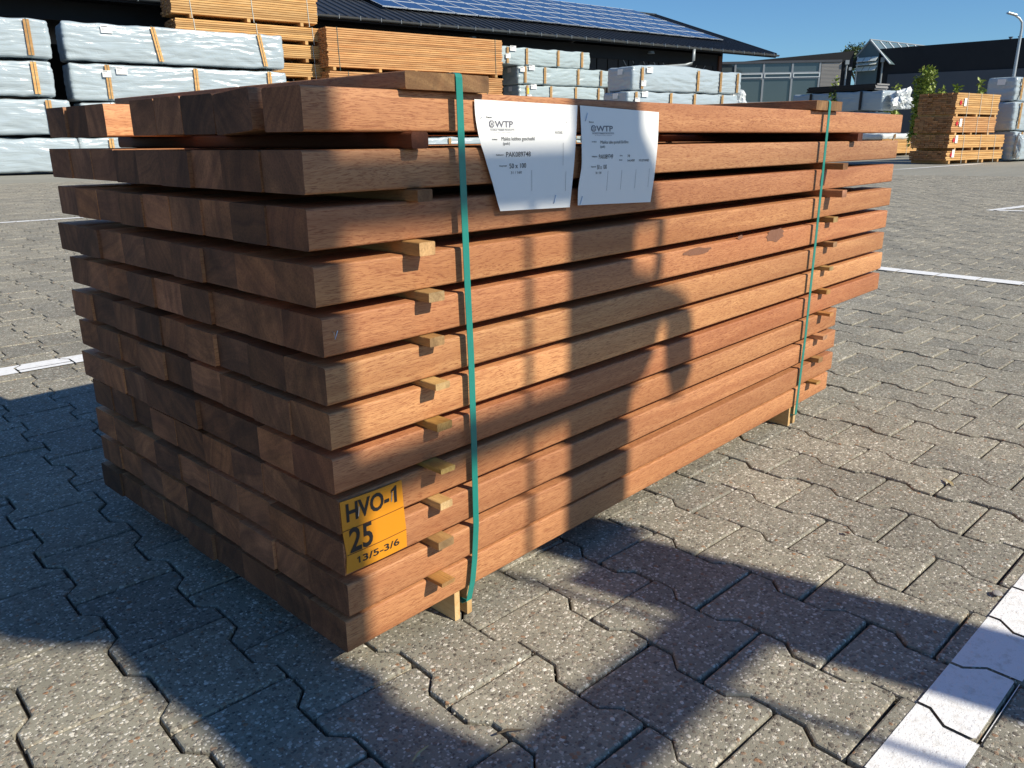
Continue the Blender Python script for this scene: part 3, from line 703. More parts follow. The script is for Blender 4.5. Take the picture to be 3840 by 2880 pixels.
# open board packs
def board_pack(name, pos, L, D, layers, t, cols, label, group, mats, seed, sticks=(.12, .5, .88), sgap=.09, rz=AZ, straps=(.1, .5, .9), strapmat=None, jx=.012, jy=.004, gap=.006, cat='board pack', stick_t=None):
    rr = random.Random(seed); root = empty(name, pos, rz); tag(root, label, cat, group)
    cw = D/cols; b = MB(); z = sgap
    proto = MB(); proto.rprism(-L/2, L/2, -cw/2+.002, cw/2-.002, -t/2, t/2, min(.006, t*.2), 0, 1, 1)
    me = mesh('board', proto.V, proto.F, mats, proto.M)
    for ly in range(layers):
        zc = z+t/2+ly*(t+gap)
        o = link('board', me, root, (L/2+rr.gauss(0, jx), cw/2+rr.uniform(-jy, jy), zc))
        for c in range(1, cols):
            dx = rr.gauss(0, jx*1.2); b.rprism(dx, L+dx+rr.gauss(0, jx), c*cw+.002, (c+1)*cw-.002, zc-t/2, zc+t/2, .003, 0, 1, 1)
    o = b.make('board_rows', mats, root); o['kind'] = 'stuff'
    H = sgap+layers*(t+gap)
    for s_ in sticks:
        bb = MB(); bb.box(s_*L-.045, s_*L+.045, .0, D, 0, sgap-.003); bb.make('bearer', M_soft, root)
    for s_ in straps:
        bb = MB(); bb.ribbon([(s_*L+.02, -.008, 0.0), (s_*L, -.012, H*.5), (s_*L-.01, -.008, H+.004), (s_*L, D, H+.006)], (1, 0, 0), .016, .003); bb.make('strap', strapmat or M_cord, root)
    return root
SW, SR_ = [M_soft, M_soft_end], [M_soft_red, M_soft_end]
C0 = (14.2, 20.95)
G2 = 'open packs of pale boards in the middle column'
for i, (s0, s1, z, lay, lab) in enumerate(((-4.0, .14, 3.93, 11, 'pack of thin pale boards, topmost of the tall open column'), (-3.95, .25, 3.46-.02, 7, 'pack of pale boards, second from top in the tall open column'),
        (-3.95, .22, 2.95, 7, 'pack of pale boards, third from top in the tall open column'), (-3.9, .24, 2.44, 7, 'pack of pale boards, fourth from top in the tall open column'), (-3.9, .2, 1.93, 7, 'pack of pale boards just above the front pack, tall open column'))):
    board_pack('board_pack', at(C0, s0, 0, z), s1-s0, 1.1, lay, (.051 if i == 0 else .044), 6, lab, G2, SW, 40+i, straps=(.12, .53, .93), sgap=.10, gap=.009, stick_t=.1)
r_ = board_pack('board_pack', at(C0, -3.9, 0, .0), 4.1, 1.1, 36, .046, 6, 'lowest tall block of boards carrying the tall open column', G2, SW, 49, sgap=.1, gap=.006, straps=())
D0 = (20.4, 19.1)
G3 = 'reddish boards beside the tall open column'
board_pack('board_pack', at(D0, -6.33, 0, 2.71), 6.3, 1.05, 18, .050, 6, 'large pack of thin reddish boards right of the tall open column', G3, SR_, 60, sticks=(.03, .27, .47, .67, .96), straps=(.055, .955), strapmat=M_strap_dark, sgap=.10, jx=.012, gap=.0105)
board_pack('board_pack', at(D0, -6.33, 0, 1.63), 6.3, 1.05, 16, .050, 6, 'pack of thin reddish boards, second from top beside the tall column', G3, SR_, 61, sticks=(.05, .4, .7, .95), straps=(.1, .9), strapmat=M_strap_dark, sgap=.10, jx=.012, gap=.0105)
r_ = wrapped_pack('wrapped_timber_pack', at(D0, -6.33, 0, .06), 6.3, 1.05, .74, 63, [.6, 2.2, 4.1, 5.7], 'foil wrapped pack on the ground below the reddish boards', 'foil packs below the reddish boards'); blocks(r_, 6.3, 1.0, .06)
wrapped_pack('wrapped_timber_pack', at(D0, -6.33, 0, .84), 6.3, 1.05, .76, 64, [.6, 2.2, 4.1, 5.7], 'foil wrapped pack directly below the reddish boards', 'foil packs below the reddish boards')
# wrapped packs e and f
E0 = (25.91, 18.92); G4 = 'pale foil wrapped packs under the shed eaves'
for i, (s0, s1, z, h, lab, bs, tg, wh) in enumerate((
        (-4.95, -.77, 3.24, .60, 'pale foil wrapped pack, topmost of the column right of the reddish boards', [.3, 1.15, 2.6, 3.75], (.4, .15), (.2, .2)),
        (-4.17, .25, 2.62, .62, 'pale foil wrapped pack, second from top right of the reddish boards', [.3, 1.2, 2.8, 3.95], (.45, .15), (.05, .4)),
        (-4.13, .0, 1.98, .62, 'pale foil wrapped pack, third from top right of the reddish boards', [.35, 1.45, 2.65, 3.8], (.5, .15), (.32, .12)),
        (-4.1, .0, 1.34, .62, 'pale foil wrapped pack, fourth from top right of the reddish boards', [.35, 1.45, 2.65, 3.8], (.5, .15), None),
        (-4.1, .0, .70, .62, 'pale foil wrapped pack, second from the ground right of the reddish boards', [.35, 1.45, 2.65, 3.8], (.5, .15), None),
        (-4.1, .0, .06, .62, 'pale foil wrapped pack on the ground right of the reddish boards', [.35, 1.45, 2.65, 3.8], (.5, .15), None))):
    r_ = wrapped_pack('wrapped_timber_pack', at(E0, s0, 0, z), s1-s0, 1.0, h, 70+i, bs, lab, G4, mat=M_wrap_pale, tag_at=tg, white=wh, end_tag=True)
    if i == 2:
        b = MB(); b.box(.34, .40, -.071, -.065, .3, .5); b.make('yellow_tag', M_yellow, r_)
    if i == 5: blocks(r_, 4.1, 1, .06)
F0 = (25.96, 13.0)
for i, (s0, s1, z, h, lab, bs, tg, wh, hm) in enumerate((
        (-5.33, -.25, 2.12, .68, 'foil wrapped pack with a humped top, topmost left of the glass building', [.38, 2.9, 4.0, 4.85], (.55, .17), (.32, .12), .09),
        (-5.50, -.38, 1.44, .66, 'foil wrapped pack, second from top left of the glass building', [.32, 1.85, 2.95, 4.3], (.55, .17), (.25, .3), 0),
        (-5.4, -.3, .75, .66, 'foil wrapped pack, second from the ground left of the glass building', [.32, 1.85, 2.95, 4.3], (.55, .17), None, 0),
        (-5.4, -.3, .06, .66, 'foil wrapped pack on the ground left of the glass building', [.32, 1.85, 2.95, 4.3], (.55, .17), None, 0))):
    r_ = wrapped_pack('wrapped_timber_pack', at(F0, s0, 0, z), s1-s0, 1.1, h, 80+i, bs, lab, G4, mat=M_wrap, tag_at=tg, white=wh, hump=hm, end_tag=True)
    if i == 3: blocks(r_, 5.1, 1, .06)

def crumple(name, pos, size, seed, label, mat, cat='plastic sheet', rz=AZ, parent=None, amp=.35, sub=4):
    bm = bmesh.new(); bmesh.ops.create_icosphere(bm, subdivisions=sub, radius=1)
    for v in bm.verts:
        d = v.co.normalized(); n1 = noise.noise(d*1.7+Vector((seed, 0, 0))); n2 = 1-abs(noise.noise(d*4+Vector((0, seed, 0))))*2; n3 = 1-abs(noise.noise(d*9+Vector((0, 0, seed))))*2
        r_ = 1+amp*n1+.18*amp*3*(n2-.5)*.6+.12*(n3-.5)*amp
        v.co = Vector((d.x*size[0], d.y*size[1], max(d.z*r_, -.85)*size[2] if False else d.z*size[2]))*r_
        v.co.z = max(v.co.z, -size[2]*.8)
    me = bpy.data.meshes.new(name); bm.to_mesh(me); bm.free(); me.materials.append(mat)
    me.polygons.foreach_set('use_smooth', [True]*len(me.polygons)) if sub > 4 else None
    o = link(name, me, parent, pos, (0, 0, rz))
    if parent is None: tag(o, label, cat)
    return o
crumple('plastic_heap', at(F0, .12, .6, 1.78), (.42, .5, .62), 4.2, 'crumpled white plastic heap at the right end of the humped pack', M_wrap_white)
board_pack('board_pack', at(F0, -.28, .2, 0), 1.1, 1.0, 24, .045, 5, 'short board block standing under the white plastic heap', None, SR_, 66, sticks=(.15, .85), straps=())

# brown board stack g
G0 = (23.44, 5.71); G5 = 'packs of brown boards at the right'
for i, (s0, s1, z, lay, lab, st) in enumerate(((.10, 2.52, 1.20, 10, 'pack of brown boards with a white tag, topmost at the right', (.05, .5, .95)), (.05, 2.5, .73, 8, 'pack of brown boards with a white tag, second from top at the right', (.1, .45, .85)),
        (.01, 3.18, .335, 7, 'longer pack of brown boards with a white tag, third from top at the right', (.12, .42, .7, .95)), (-.01, 3.22, .0, 5, 'longer pack of brown boards on the ground at the right', (.06, .35, .64, .93)))):
    t_ = {0: .048, 1: .046, 2: .043, 3: .045}[i]
    r_ = board_pack('board_pack', at(G0, s0, 0, z), s1-s0, 1.02, lay, t_, 8, lab, G5, SW if i != 1 else SR_, 90+i, sticks=st, sgap=.075 if i < 3 else .085, straps=(.25, .55, .82), jx=.018, gap=.005)
    H_ = lay*(t_+.005)
    b = MB(); b.box(.40-.05*i, .53-.05*i, -.016, -.012, .07+H_*.38, .07+H_*.38+.2); b.make('white_tag', M_paper, r_)
    b = MB(); b.box(.17, .28, -.016, -.012, .09+H_*.42, .09+H_*.42+.08); b.box(.21, .24, -.0175, -.0165, .07+H_*.42, .07+H_*.42+.14); b.make('red_mark', M_red, r_)
# wrapped blocks j
J0 = (26.25, 4.70); G6 = 'dark sided foil blocks at the right edge'
for i, (s0, d0, z, h, lab) in enumerate(((.08, .2, 1.66, .66, 'foil wrapped block with a white tag on its end, topmost at the right edge'), (.0, .1, .86, .78, 'foil wrapped block in the middle at the right edge'), (.10, 0, .04, .8, 'torn foil wrapped block on the ground at the right edge'))):
    wrapped_pack('wrapped_timber_pack', at(J0, s0+.33, d0+.26, z), 3.2, .78, h, 120+i, [.30, 1.7], lab, G6, mat=M_wrap, bat_w=.09, tag_at=None, end_tag=(i == 0))
crumple('plastic_sheet', at(J0, .50, .16, .40), (.12, .10, .38), 9.1, 'loose foil hanging at the corner of the right edge blocks', M_wrap)

# cluster i: black boards on foil packs, turned by 90 degrees
Q = Vector((33.75, 11.45, 0)); BZ = R(79)
G7 = 'foil packs under the black boards'
r_ = empty('board_pack', Q + Vector((math.cos(BZ), math.sin(BZ), 0))*3.1 + Vector((0, 0, 2.5)), BZ-math.pi); tag(r_, 'flat pack of black boards with an end coloured sunlit grey, on foil packs', 'board pack')
rr = random.Random(5); b = MB()
for ly in range(4):
    mbx = MB(); mbx.rprism(-1.55, 1.55, -.45, .45, -.026, .026, .004, 0, 1, 1); o = mbx.make('board', [M_beamdark, M_grey_wood], r_, (1.55+rr.gauss(0, .03), .48+rr.gauss(0, .02), .03+ly*.058))  # end caps coloured lighter for the sun falling on them
for i, (z, h, s0, L, lab) in enumerate(((1.72, .76, -.35, 4.1, 'shaded foil pack directly under the black boards'), (.92, .76, -.2, 4.2, 'shaded foil pack, second under the black boards'), (.12, .76, -.3, 4.2, 'shaded foil pack on the ground under the black boards'))):
    p0 = Q + Vector((math.cos(BZ), math.sin(BZ), 0))*(s0+L) + Vector((0, 0, z))
    wrapped_pack('wrapped_timber_pack', p0, L, 1.0, h, 140+i, [.7, 1.9, 3.1], lab, G7, mat=M_wrap, tag_at=None, rz=BZ-math.pi) if False else None
    root = empty('wrapped_timber_pack', p0, BZ-math.pi); tag(root, lab, 'wrapped timber', G7)
    # local +x runs towards the camera side end, local +y to the right
    me = wrap_mesh(L, 1.0, h, 140+i, [.9, 2.0, 3.2], M_wrap); o = link('wrapping', me, root, (0, 0, 0)); 
    for bx in (.9, 2.0, 3.2):
        b = MB(); b.box(bx-.05, bx+.05, -.068, -.045, .02, h-.02); b.make('batten', M_beamdark if i == 0 else M_brown, root)
crumple('plastic_sheet', Vector((33.61, 10.68, 0)) + AU*.62 + Vector((0, 0, 2.08)), (.56, .3, .42), 2.4, 'loose shiny foil hanging off the pack under the black boards', M_wrap_white, amp=.6)
crumple('plastic_sheet', Q + AU*1.55 + AN*(-.6) + Vector((0, 0, .36)), (.55, .3, .26), 5.5, 'white plastic slumped on the ground left of the brown board stack', M_wrap_white, amp=.5)
r_ = board_pack('board_pack', Q + AU*(-1.3) + AN*(-1.3) + Vector((0, 0, .0)), 2.6, .9, 10, .05, 4, 'low pack of pale boards with white plastic behind the front pack', None, SW, 150, sticks=(.1, .9), straps=(.3, .7))
wrapped_pack('wrapped_timber_pack', Q + AU*(-1.35) + AN*(-1.32) + Vector((0, 0, .62)), 2.7, .9, .22, 151, [.8, 1.9], 'thin white wrapped pack lying on the low pale boards', None, mat=M_wrap_white, tag_at=None)

# ------------------------------------------------------------------ building A: open shed with solar roof
AZA = R(-10.6)
shed = empty('timber_shed', (38.5, 18.08, 0), AZA); tag(shed, 'long black timber shed with a ribbed dark roof and solar panels', 'shed')
EZ, PT, RD = 4.56, math.tan(R(18.2)), 8.2; SLEN = 52
def rz_(d): return EZ + d*PT
b = MB(); th = .08
b.add([(-SLEN, 0, EZ), (0, 0, EZ), (0, RD, rz_(RD)), (-SLEN, RD, rz_(RD)), (-SLEN, 2*RD, EZ), (0, 2*RD, EZ)] + [(-SLEN, 0, EZ-th), (0, 0, EZ-th), (0, RD, rz_(RD)-th), (-SLEN, RD, rz_(RD)-th), (-SLEN, 2*RD, EZ-th), (0, 2*RD, EZ-th)],
      [(0, 1, 2, 3), (3, 2, 5, 4), (7, 6, 9, 8), (8, 9, 10, 11), (0, 6, 7, 1), (1, 7, 8, 2), (2, 8, 11, 5), (4, 5, 11, 10), (0, 3, 9, 6), (3, 4, 10, 9)])
roof = b.make('roof', M_roof, shed)
rl = MB(); ll = math.hypot(RD, RD*PT); ang = math.atan(PT)
rl.add([(-.035, 0, 0), (.035, 0, 0), (.018, 0, .04), (-.018, 0, .04), (-.035, ll, 0), (.035, ll, 0), (.018, ll, .04), (-.018, ll, .04)], [(0, 1, 2, 3), (7, 6, 5, 4), (1, 5, 6, 2), (3, 2, 6, 7), (0, 3, 7, 4)])
rme = mesh('roof_rib', rl.V, rl.F, M_roof)
for k in range(110): link('roof_rib', rme, roof, (-.05-k*.34, 0, EZ+.001), (ang, 0, 0))
b = MB(); b.box(-SLEN, .06, RD-.12, RD+.12, rz_(RD)-.02, rz_(RD)+.05); b.make('ridge_cap', M_roof, roof)
b = MB(); b.box(.0, .09, -.05, RD, 0, .0); b.V = [(x, y, (EZ+.05 if z >= 0 else 0) + max(y, 0)*PT + (0.06 if i % 2 else 0)) for i, (x, y, z) in enumerate(b.V)]
b = MB(); b.add([(-.02, -.06, EZ-.12), (.05, -.06, EZ-.12), (.05, -.06, EZ+.05), (-.02, -.06, EZ+.05), (-.02, RD, rz_(RD)-.12), (.05, RD, rz_(RD)-.12), (.05, RD, rz_(RD)+.07), (-.02, RD, rz_(RD)+.07)],
      [(0, 1, 2, 3), (7, 6, 5, 4), (1, 5, 6, 2), (0, 3, 7, 4), (3, 2, 6, 7), (0, 4, 5, 1)]); b.make('verge_board', M_roof, roof)
# gutter: half round
b = MB(); pr = [(-.15+.075*math.cos(a), EZ-.04+.075*math.sin(a)) for a in [math.pi*k/8 + math.pi for k in range(9)]]
V = []; 
for x in (-SLEN, .05): V += [(x, y, z) for y, z in pr] + [(x, y+(.006 if y < -.15 else -.006), z) for y, z in pr]
n9 = 18; Fc = [(i, i+1, i+1+n9, i+n9) for i in range(8)] + [(9+i+1, 9+i, 9+i+n9, 9+i+1+n9) for i in range(8)] + [tuple(range(8, -1, -1)), tuple(range(n9, n9+9))]
b.add(V, Fc); gt = b.make('gutter', M_gutter, shed, smooth=True)
bk = MB(); bk.box(-.006, .006, -.235, -.07, EZ-.12, EZ+.005); bme = mesh('gutter_bracket', bk.V, bk.F, M_zinc)
for k in range(48): link('gutter_bracket', bme, gt, (-.4-k*.75, 0, 0))
b = MB(); b.box(-SLEN, 0, -.05, 0, EZ-.16, EZ-.0); b.make('fascia', M_black, shed)
# posts, eave beam, walls, floor
b = MB(); b.box(-SLEN, -3.0, .95, 1.12, 3.95, 4.45); b.make('eave_beam', M_black, shed)
for k in range(9):
    b = MB(); b.box(-3.2-k*5.2-.14, -3.2-k*5.2+.14, .95, 1.25, 0, 3.95); b.make('post', M_black, shed)
b = MB(); b.box(-SLEN, -2.9, 15.0, 15.15, 0, 4.7); b.make('back_wall', M_black, shed)
b = MB(); b.add([(-2.9, .9, 0), (-2.9, 15.1, 0), (-2.9, 15.1, 4.85), (-2.9, RD, rz_(RD)-.12), (-2.9, .9, 4.75), (-2.78, .9, 0), (-2.78, 15.1, 0), (-2.78, 15.1, 4.85), (-2.78, RD, rz_(RD)-.12), (-2.78, .9, 4.75)],
      [(0, 1, 2, 3, 4), (9, 8, 7, 6, 5), (0, 4, 9, 5), (4, 3, 8, 9), (3, 2, 7, 8), (2, 1, 6, 7)]); b.make('gable_wall', M_black, shed)
b = MB(); b.box(-SLEN, -SLEN+.15, .95, 15, 0, 4.6); b.make('gable_wall', M_black, shed)
b = MB(); b.box(-3.05, -2.86, .86, .95, 0, 4.4); b.make('corner_board', M_brown, shed)
for k in range(14):   # slatted front at the right end
    x = -3.3-k*.62; b = MB(); b.box(x-.56, x, 1.0, 1.04, .2, 4.4); b.make('wall_panel', M_beamdark, shed)
rr = random.Random(9)
for k in range(26):  # pale strips stand in for sunlit gleams on the dark slats
    x = -9.0+(k % 9)*.62+rr.uniform(-.05, .05); z = 3.55+(k//9)*.28; d = 1 if x > -6.2 else -1
    b = MB(); b.ribbon([(x, .985, z-.12), (x+.2*d, .985, z+.12)], (0, 1, 0), .02, .035); b.make('slat_gleam', M_grey_wood, shed)
for k in range(3):
    b = MB(); b.tube([(-8-k*9.3, .5, 4.32), (-8-k*9.3, .5, 4.22)], [.12, .16], 10); b.make('eave_lamp', M_zinc, shed)
b = MB(); b.tube([(-6.0, -.15, EZ-.1), (-6.0, -.15, 4.0), (-6.05, -.1, 3.86), (-6.3, .1, 3.8), (-9.2, .8, 3.55), (-9.3, .85, 3.4), (-9.3, .85, 0)], .07, 10); b.make('downpipe', M_zinc, shed, smooth=True)
# solar panels
pw, ph = 1.03, 1.33
pm = MB(); pm.box(0, pw-.02, 0, ph-.02, .0, .035, 0); 
fr = MB(); e_ = .022
for (a0, a1, c0_, c1_) in ((0, pw-.02, 0, e_), (0, pw-.02, ph-.02-e_, ph-.02), (0, e_, e_, ph-.02-e_), (pw-.02-e_, pw-.02, e_, ph-.02-e_)): fr.box(a0, a1, c0_, c1_, .003, .042)
pme = mesh('solar_panel', pm.V, pm.F, M_pv); fme = mesh('panel_frame', fr.V, fr.F, M_frame_l)
for cx_ in range(24):
    for ry in range(5):
        d0 = 1.83; x = -1.7-(cx_+1)*pw; y0 = d0+ry*ph*math.cos(ang)
        if cx_ > 17 and ry == 0: continue
        o = link('solar_panel', pme, roof, (x, y0, rz_(y0)+.09), (ang, 0, 0)); link('panel_frame', fme, o) if ry > 0 or True else None

# ------------------------------------------------------------------ buildings B, C and the glass link
def local(az): return R(az)
# B: facade plane
bB = empty('glass_fronted_hall', (45.79, 18.1, 0), R(-55)); tag(bB, 'low dark hall with a tall grey glass front behind the packs', 'building')
def top_b(s_): return 4.69 + (s_)*.074 + .42
b = MB(); z0_, z1_ = 5.13-(.95+9)*.074, 5.20
b.add([(-9, 0, 0), (.96, 0, 0), (.96, 0, 5.20), (-9, 0, z1_-9.96*.074), (-9, 9, 0), (.96, 9, 0), (.96, 9, 5.20), (-9, 9, z1_-9.96*.074)], [(0, 1, 2, 3), (7, 6, 5, 4), (1, 5, 6, 2), (0, 3, 7, 4), (3, 2, 6, 7), (0, 4, 5, 1)]); b.make('wall', M_black, bB)
b = MB(); b.box(-9, .36, -.12, -.003, 4.64, 4.76); b.make('fascia', M_grey, bB)
b = MB(); b.box(-8.9, -.72, -.03, -.003, .0, 4.64); b.make('glazing', M_glass, bB)
for x in (-8.4, -6.9, -5.3, -3.76, -2.22, -.76):
    b = MB(); b.box(x-.05, x+.05, -.09, -.03, 0, 4.64); b.make('mullion', M_frame, bB)
for z in (4.14, 3.84, 2.6):
    b = MB(); b.box(-8.9, -.76, -.085, -.035, z-.03, z+.03); b.make('transom', M_frame, bB)
for x in (-8.35, -6.85, -5.25, -3.71, -2.17):
    b = MB(); w1 = 1.43; 
    for q in ((0, w1, 3.88, 3.92), (0, w1, 4.07, 4.11), (0, .05, 3.92, 4.07), (w1-.05, w1, 3.92, 4.07)): b.box(x+q[0], x+q[1], -.12, -.088, q[2], q[3])
    b.make('vent_frame', M_frame_l, bB)
b = MB(); b.box(-.68, .36, -.06, -.004, .0, 4.62); o = b.make('corrugated_panel', M_lgrey, bB)
rm = MB(); rm.box(0, 1.04, -.075, -.0605, 0, .035); rme2 = mesh('corrugation', rm.V, rm.F, M_lgrey)
for k in range(66): link('corrugation', rme2, o, (-.68, 0, .02+k*.069))
b = MB(); b.tube([(.62, -.1, 0), (.62, -.1, 4.55)], .05, 8); b.box(.52, .72, -.2, -.02, 4.5, 4.72); b.make('downpipe', M_zinc, bB)
b = MB(); b.box(.74, .88, -.18, -.003, 4.2, 4.36, b=.0); b.make('wall_lamp', M_zinc, bB)
# C
bC = empty('black_hall', (46.89, 15.14, 0), R(100)); tag(bC, 'long black hall with a grey lower wall at the right', 'building')
# local +x towards upper left, local -y towards... the back is +x_world: local -y
b = MB(); b.add([(1.04, 0, 0), (-30, 0, 0), (-30, 0, 5.75), (1.04, 0, 5.23), (1.04, -12, 0), (-30, -12, 0), (-30, -12, 5.75), (1.04, -12, 5.23)], [(0, 1, 2, 3), (7, 6, 5, 4), (1, 5, 6, 2), (0, 3, 7, 4), (3, 2, 6, 7), (0, 4, 5, 1)]); o = b.make('upper_wall', M_black, bC); recalc(o.data)
b = MB(); b.box(-30, .42, .003, .05, 0, 3.92); b.make('lower_wall', M_grey, bC)
b = MB(); b.tube([(.74, .1, 0), (.74, .1, 4.6)], .055, 8); b.box(.64, .84, .02, .2, 4.55, 4.78); b.make('downpipe', M_zinc, bC)
for k in range(2):
    b = MB(); b.tube([(-5.0-.4*k, -.8, 5.2), (-5.0-.4*k, -.8, 5.42), (-5.0-.4*k, -.8, 5.50)], [.06, .06, .11], 10); b.make('roof_vent', M_zinc, bC)
# glass link between the halls
gl = empty('glass_atrium', (46.45, 16.1, 0), R(79)); tag(gl, 'pointed glass atrium roof between the two black halls', 'glasshouse')
b = MB(); b.add([(-.1, 0, 0), (1.15, 0, 0), (1.15, 0, 4.95), (.5, 0, 5.65), (-.1, 0, 5.04)], [(4, 3, 2, 1, 0)]); o = b.make('gable_pane', M_glass_roof, gl)
b = MB(); b.add([(.5, 0, 5.66), (-.75, 0, 4.4), (-.75, -9, 4.4), (.5, -9, 5.66)], [(0, 1, 2, 3)]); b.add([(.5, 0, 5.66), (1.7, 0, 4.4), (1.7, -9, 4.4), (.5, -9, 5.66)], [(3, 2, 1, 0)]); b.make('roof_pane', M_glass_roof, gl)
for k in range(10):
    y = -.05-k*.9
    b = MB(); b.ribbon([(.5, y, 5.69), (-.75, y, 4.43)], (0, 1, 0), .09, .05); b.make('glazing_bar', M_frame_l, gl)
for pts in ([(.5, .03, 5.69), (1.2, .03, 4.94)], [(.5, .03, 5.69), (-.15, .03, 5.04)], [(.5, .05, 5.72), (.5, -9, 5.72)], [(1.1, .04, 0), (1.1, .04, 4.9)]):
    b = MB(); b.tube(pts, .04, 6); b.make('glazing_bar', M_frame_l if pts[0][0] == 1.1 else M_zinc, gl)
for z0_, z1_ in ((4.62, 4.84), (4.44, 4.58), (4.14, 4.38)):  # panes leaned back to catch sun, imitating a bright interior
    for k in range(3):
        b = MB(); xa_, xb_ = -.08+k*.39, .27+k*.39; b.add([(xa_, .26, z0_), (xb_, .26, z0_), (xb_, .03, z1_), (xa_, .03, z1_), (xa_, .25, z0_-.012), (xb_, .25, z0_-.012), (xb_, .02, z1_-.012), (xa_, .02, z1_-.012)], [(0, 1, 2, 3), (7, 6, 5, 4), (0, 4, 5, 1), (1, 5, 6, 2), (2, 6, 7, 3), (3, 7, 4, 0)]); o = b.make('tilted_pane', M_blind, gl); recalc(o.data)

# ------------------------------------------------------------------ plants
def leaf_mesh(name, pts, size, seed, mat):
    rr = random.Random(seed); V = []; Fc = []
    for p in pts:
        d = Vector((rr.gauss(0, 1), rr.gauss(0, 1), rr.gauss(-.3, .6))).normalized(); u_ = d.orthogonal().normalized(); w_ = d.cross(u_)
        s_ = size*rr.uniform(.6, 1.3); o_ = len(V)
        V += [p, p+(d*.5+w_*.28)*s_, p+d*s_+u_*.1*s_, p+(d*.5-w_*.28)*s_]; Fc.append((o_, o_+1, o_+2, o_+3))
    return mesh(name, V, Fc, mat)
def sapling(pos, h, spread, seed, label, nleaf=700, stems=4, base=.3, size=.14):
    rr = random.Random(seed); root = empty('sapling', pos); tag(root, label, 'sapling', 'young trees in front of the black hall')
    pts = []
    for k in range(stems):
        a = rr.uniform(0, 6.28); hh = h*rr.uniform(.65, 1) if k else h; r_ = spread*rr.uniform(.2, .8) if k else spread*.15
        P = [Vector((math.cos(a)*r_*t_**1.5, math.sin(a)*r_*t_**1.5, hh*t_)) for t_ in [i/8 for i in range(9)]]
        b = MB(); b.tube(P, [.03*(1-.85*i/8) for i in range(9)], 6); b.make('stem', M_bark, root)
        for q in range(nleaf//stems):
            t_ = rr.uniform(base, 1.02); i0 = min(7, int(t_*8)); p = P[i0].lerp(P[i0+1], min(1, t_*8-i0))
            w_ = spread*.5*(1.2-t_)*rr.random()**.5 + .05; a2 = rr.uniform(0, 6.28)
            pts.append(p+Vector((math.cos(a2)*w_, math.sin(a2)*w_, rr.gauss(0, .06))))
    link('foliage', leaf_mesh('foliage', pts, size, seed, M_leaf), root)
sapling((31.08, 8.70, 0), 2.95, .7, 1, 'tallest leafy sapling left of the brown board stack', 2600, 6, .2, .15)
sapling((35.6, 11.3, 0), 2.75, .6, 2, 'bushy sapling half hidden by the loose foil', 700, 4, .3)
sapling((34.2, 13.2, 0), 3.0, .4, 3, 'small sapling tip above the black boards', 400, 3, .5)
sapling((31.9, 7.95, 0), 2.4, .35, 4, 'thin sapling tip above the middle of the brown board stack', 350, 3, .5)
sapling((32.3, 7.35, 0), 2.5, .35, 5, 'thin sapling tip beside the right edge foil blocks', 350, 3, .5)
sapling((31.5, 8.4, 0), 2.3, .35, 6, 'low sapling tip above the left of the brown board stack', 300, 3, .5)
tr = empty('broadleaf_tree', (69.6, 25.7, .75)); tag(tr, 'dark green treetop rising behind the glass atrium', 'tree')
b = MB(); b.tube([(0, 0, 0), (.1, 0, 2.5), (0, .1, 4.6), (.1, .1, 6.3)], [.28, .22, .15, .06], 8)
for a in range(6): b.tube([(.05, .05, 3.6+.2*a), (1.0*math.cos(a*1.1), 1.0*math.sin(a*1.1), 5.2+.2*a), (1.5*math.cos(a*1.1), 1.5*math.sin(a*1.1), 6.2+.12*a)], [.09, .05, .02], 5)
b.make('trunk', M_bark, tr)
rr = random.Random(4); pts = []
for k in range(46):
    a = rr.uniform(0, 6.28); q = rr.random()**.5*1.75; c = Vector((math.cos(a)*q, math.sin(a)*q, 5.9+rr.uniform(-1.2, 1.5)*(1.15-q/2.2)))
    for i in range(90): pts.append(c+Vector((rr.gauss(0, .3), rr.gauss(0, .3), rr.gauss(0, .22))))
link('crown', leaf_mesh('crown', pts, .2, 8, M_leaf_d), tr)

# ------------------------------------------------------------------ lamp post
lp = empty('street_lamp', (40.28, 8.13, 0)); tag(lp, 'tall galvanised lamp post with a bent arm at the right edge', 'street lamp')
hd = Vector((39.94-40.28, 8.49-8.13, 0))
b = MB(); b.tube([(0, 0, 0), (0, 0, 3), (0, 0, 5.0), (hd.x*.06, hd.y*.06, 5.22), (hd.x*.35, hd.y*.35, 5.38), (hd.x*.8, hd.y*.8, 5.50)], [.085, .07, .05, .045, .04, .035], 10); b.make('pole', M_lampmetal, lp, smooth=True)
b = MB(); b.rprism(-.02, .36, -.09, .09, -.035, .03, .02, 0, 0, 2); b.make('lamp_head', M_lampmetal, lp, (hd.x*.7, hd.y*.7, 5.50), (0, R(-14), math.atan2(hd.y, hd.x)))

# ------------------------------------------------------------------ small litter on the paving
rr = random.Random(21)
def twig(x, y, a, l, label, mat, cat='twig'):
    b = MB(); b.tube([(-l/2, 0, .003), (-l*.1, l*.04, .005), (l/2, 0, .003)], [.0012, .0018, .0008], 5)
    tag(b.make('twig', mat, loc=(x, y, .001), rot=(0, 0, a)), label, cat)
M_straw = mat_plain('dry_straw', (.42, .34, .18), .7)
twig(.08, -.225, R(-35), .035, 'short brown twig lying in a joint at the bottom of the picture', M_bark)
twig(-.02, -.17, R(10), .03, 'pale straw lying on a paver below the orange card', M_straw)
b = MB(); b.add([(0, 0, .003), (.02, .006, .006), (.045, .002, .003), (.02, -.006, .004)], [(0, 1, 2, 3)]); tag(b.make('fallen_leaf', M_straw, loc=(1.24, -.42, .001), rot=(0, 0, R(40))), 'dry yellow leaf lying on the paving right of the pack', 'leaf')
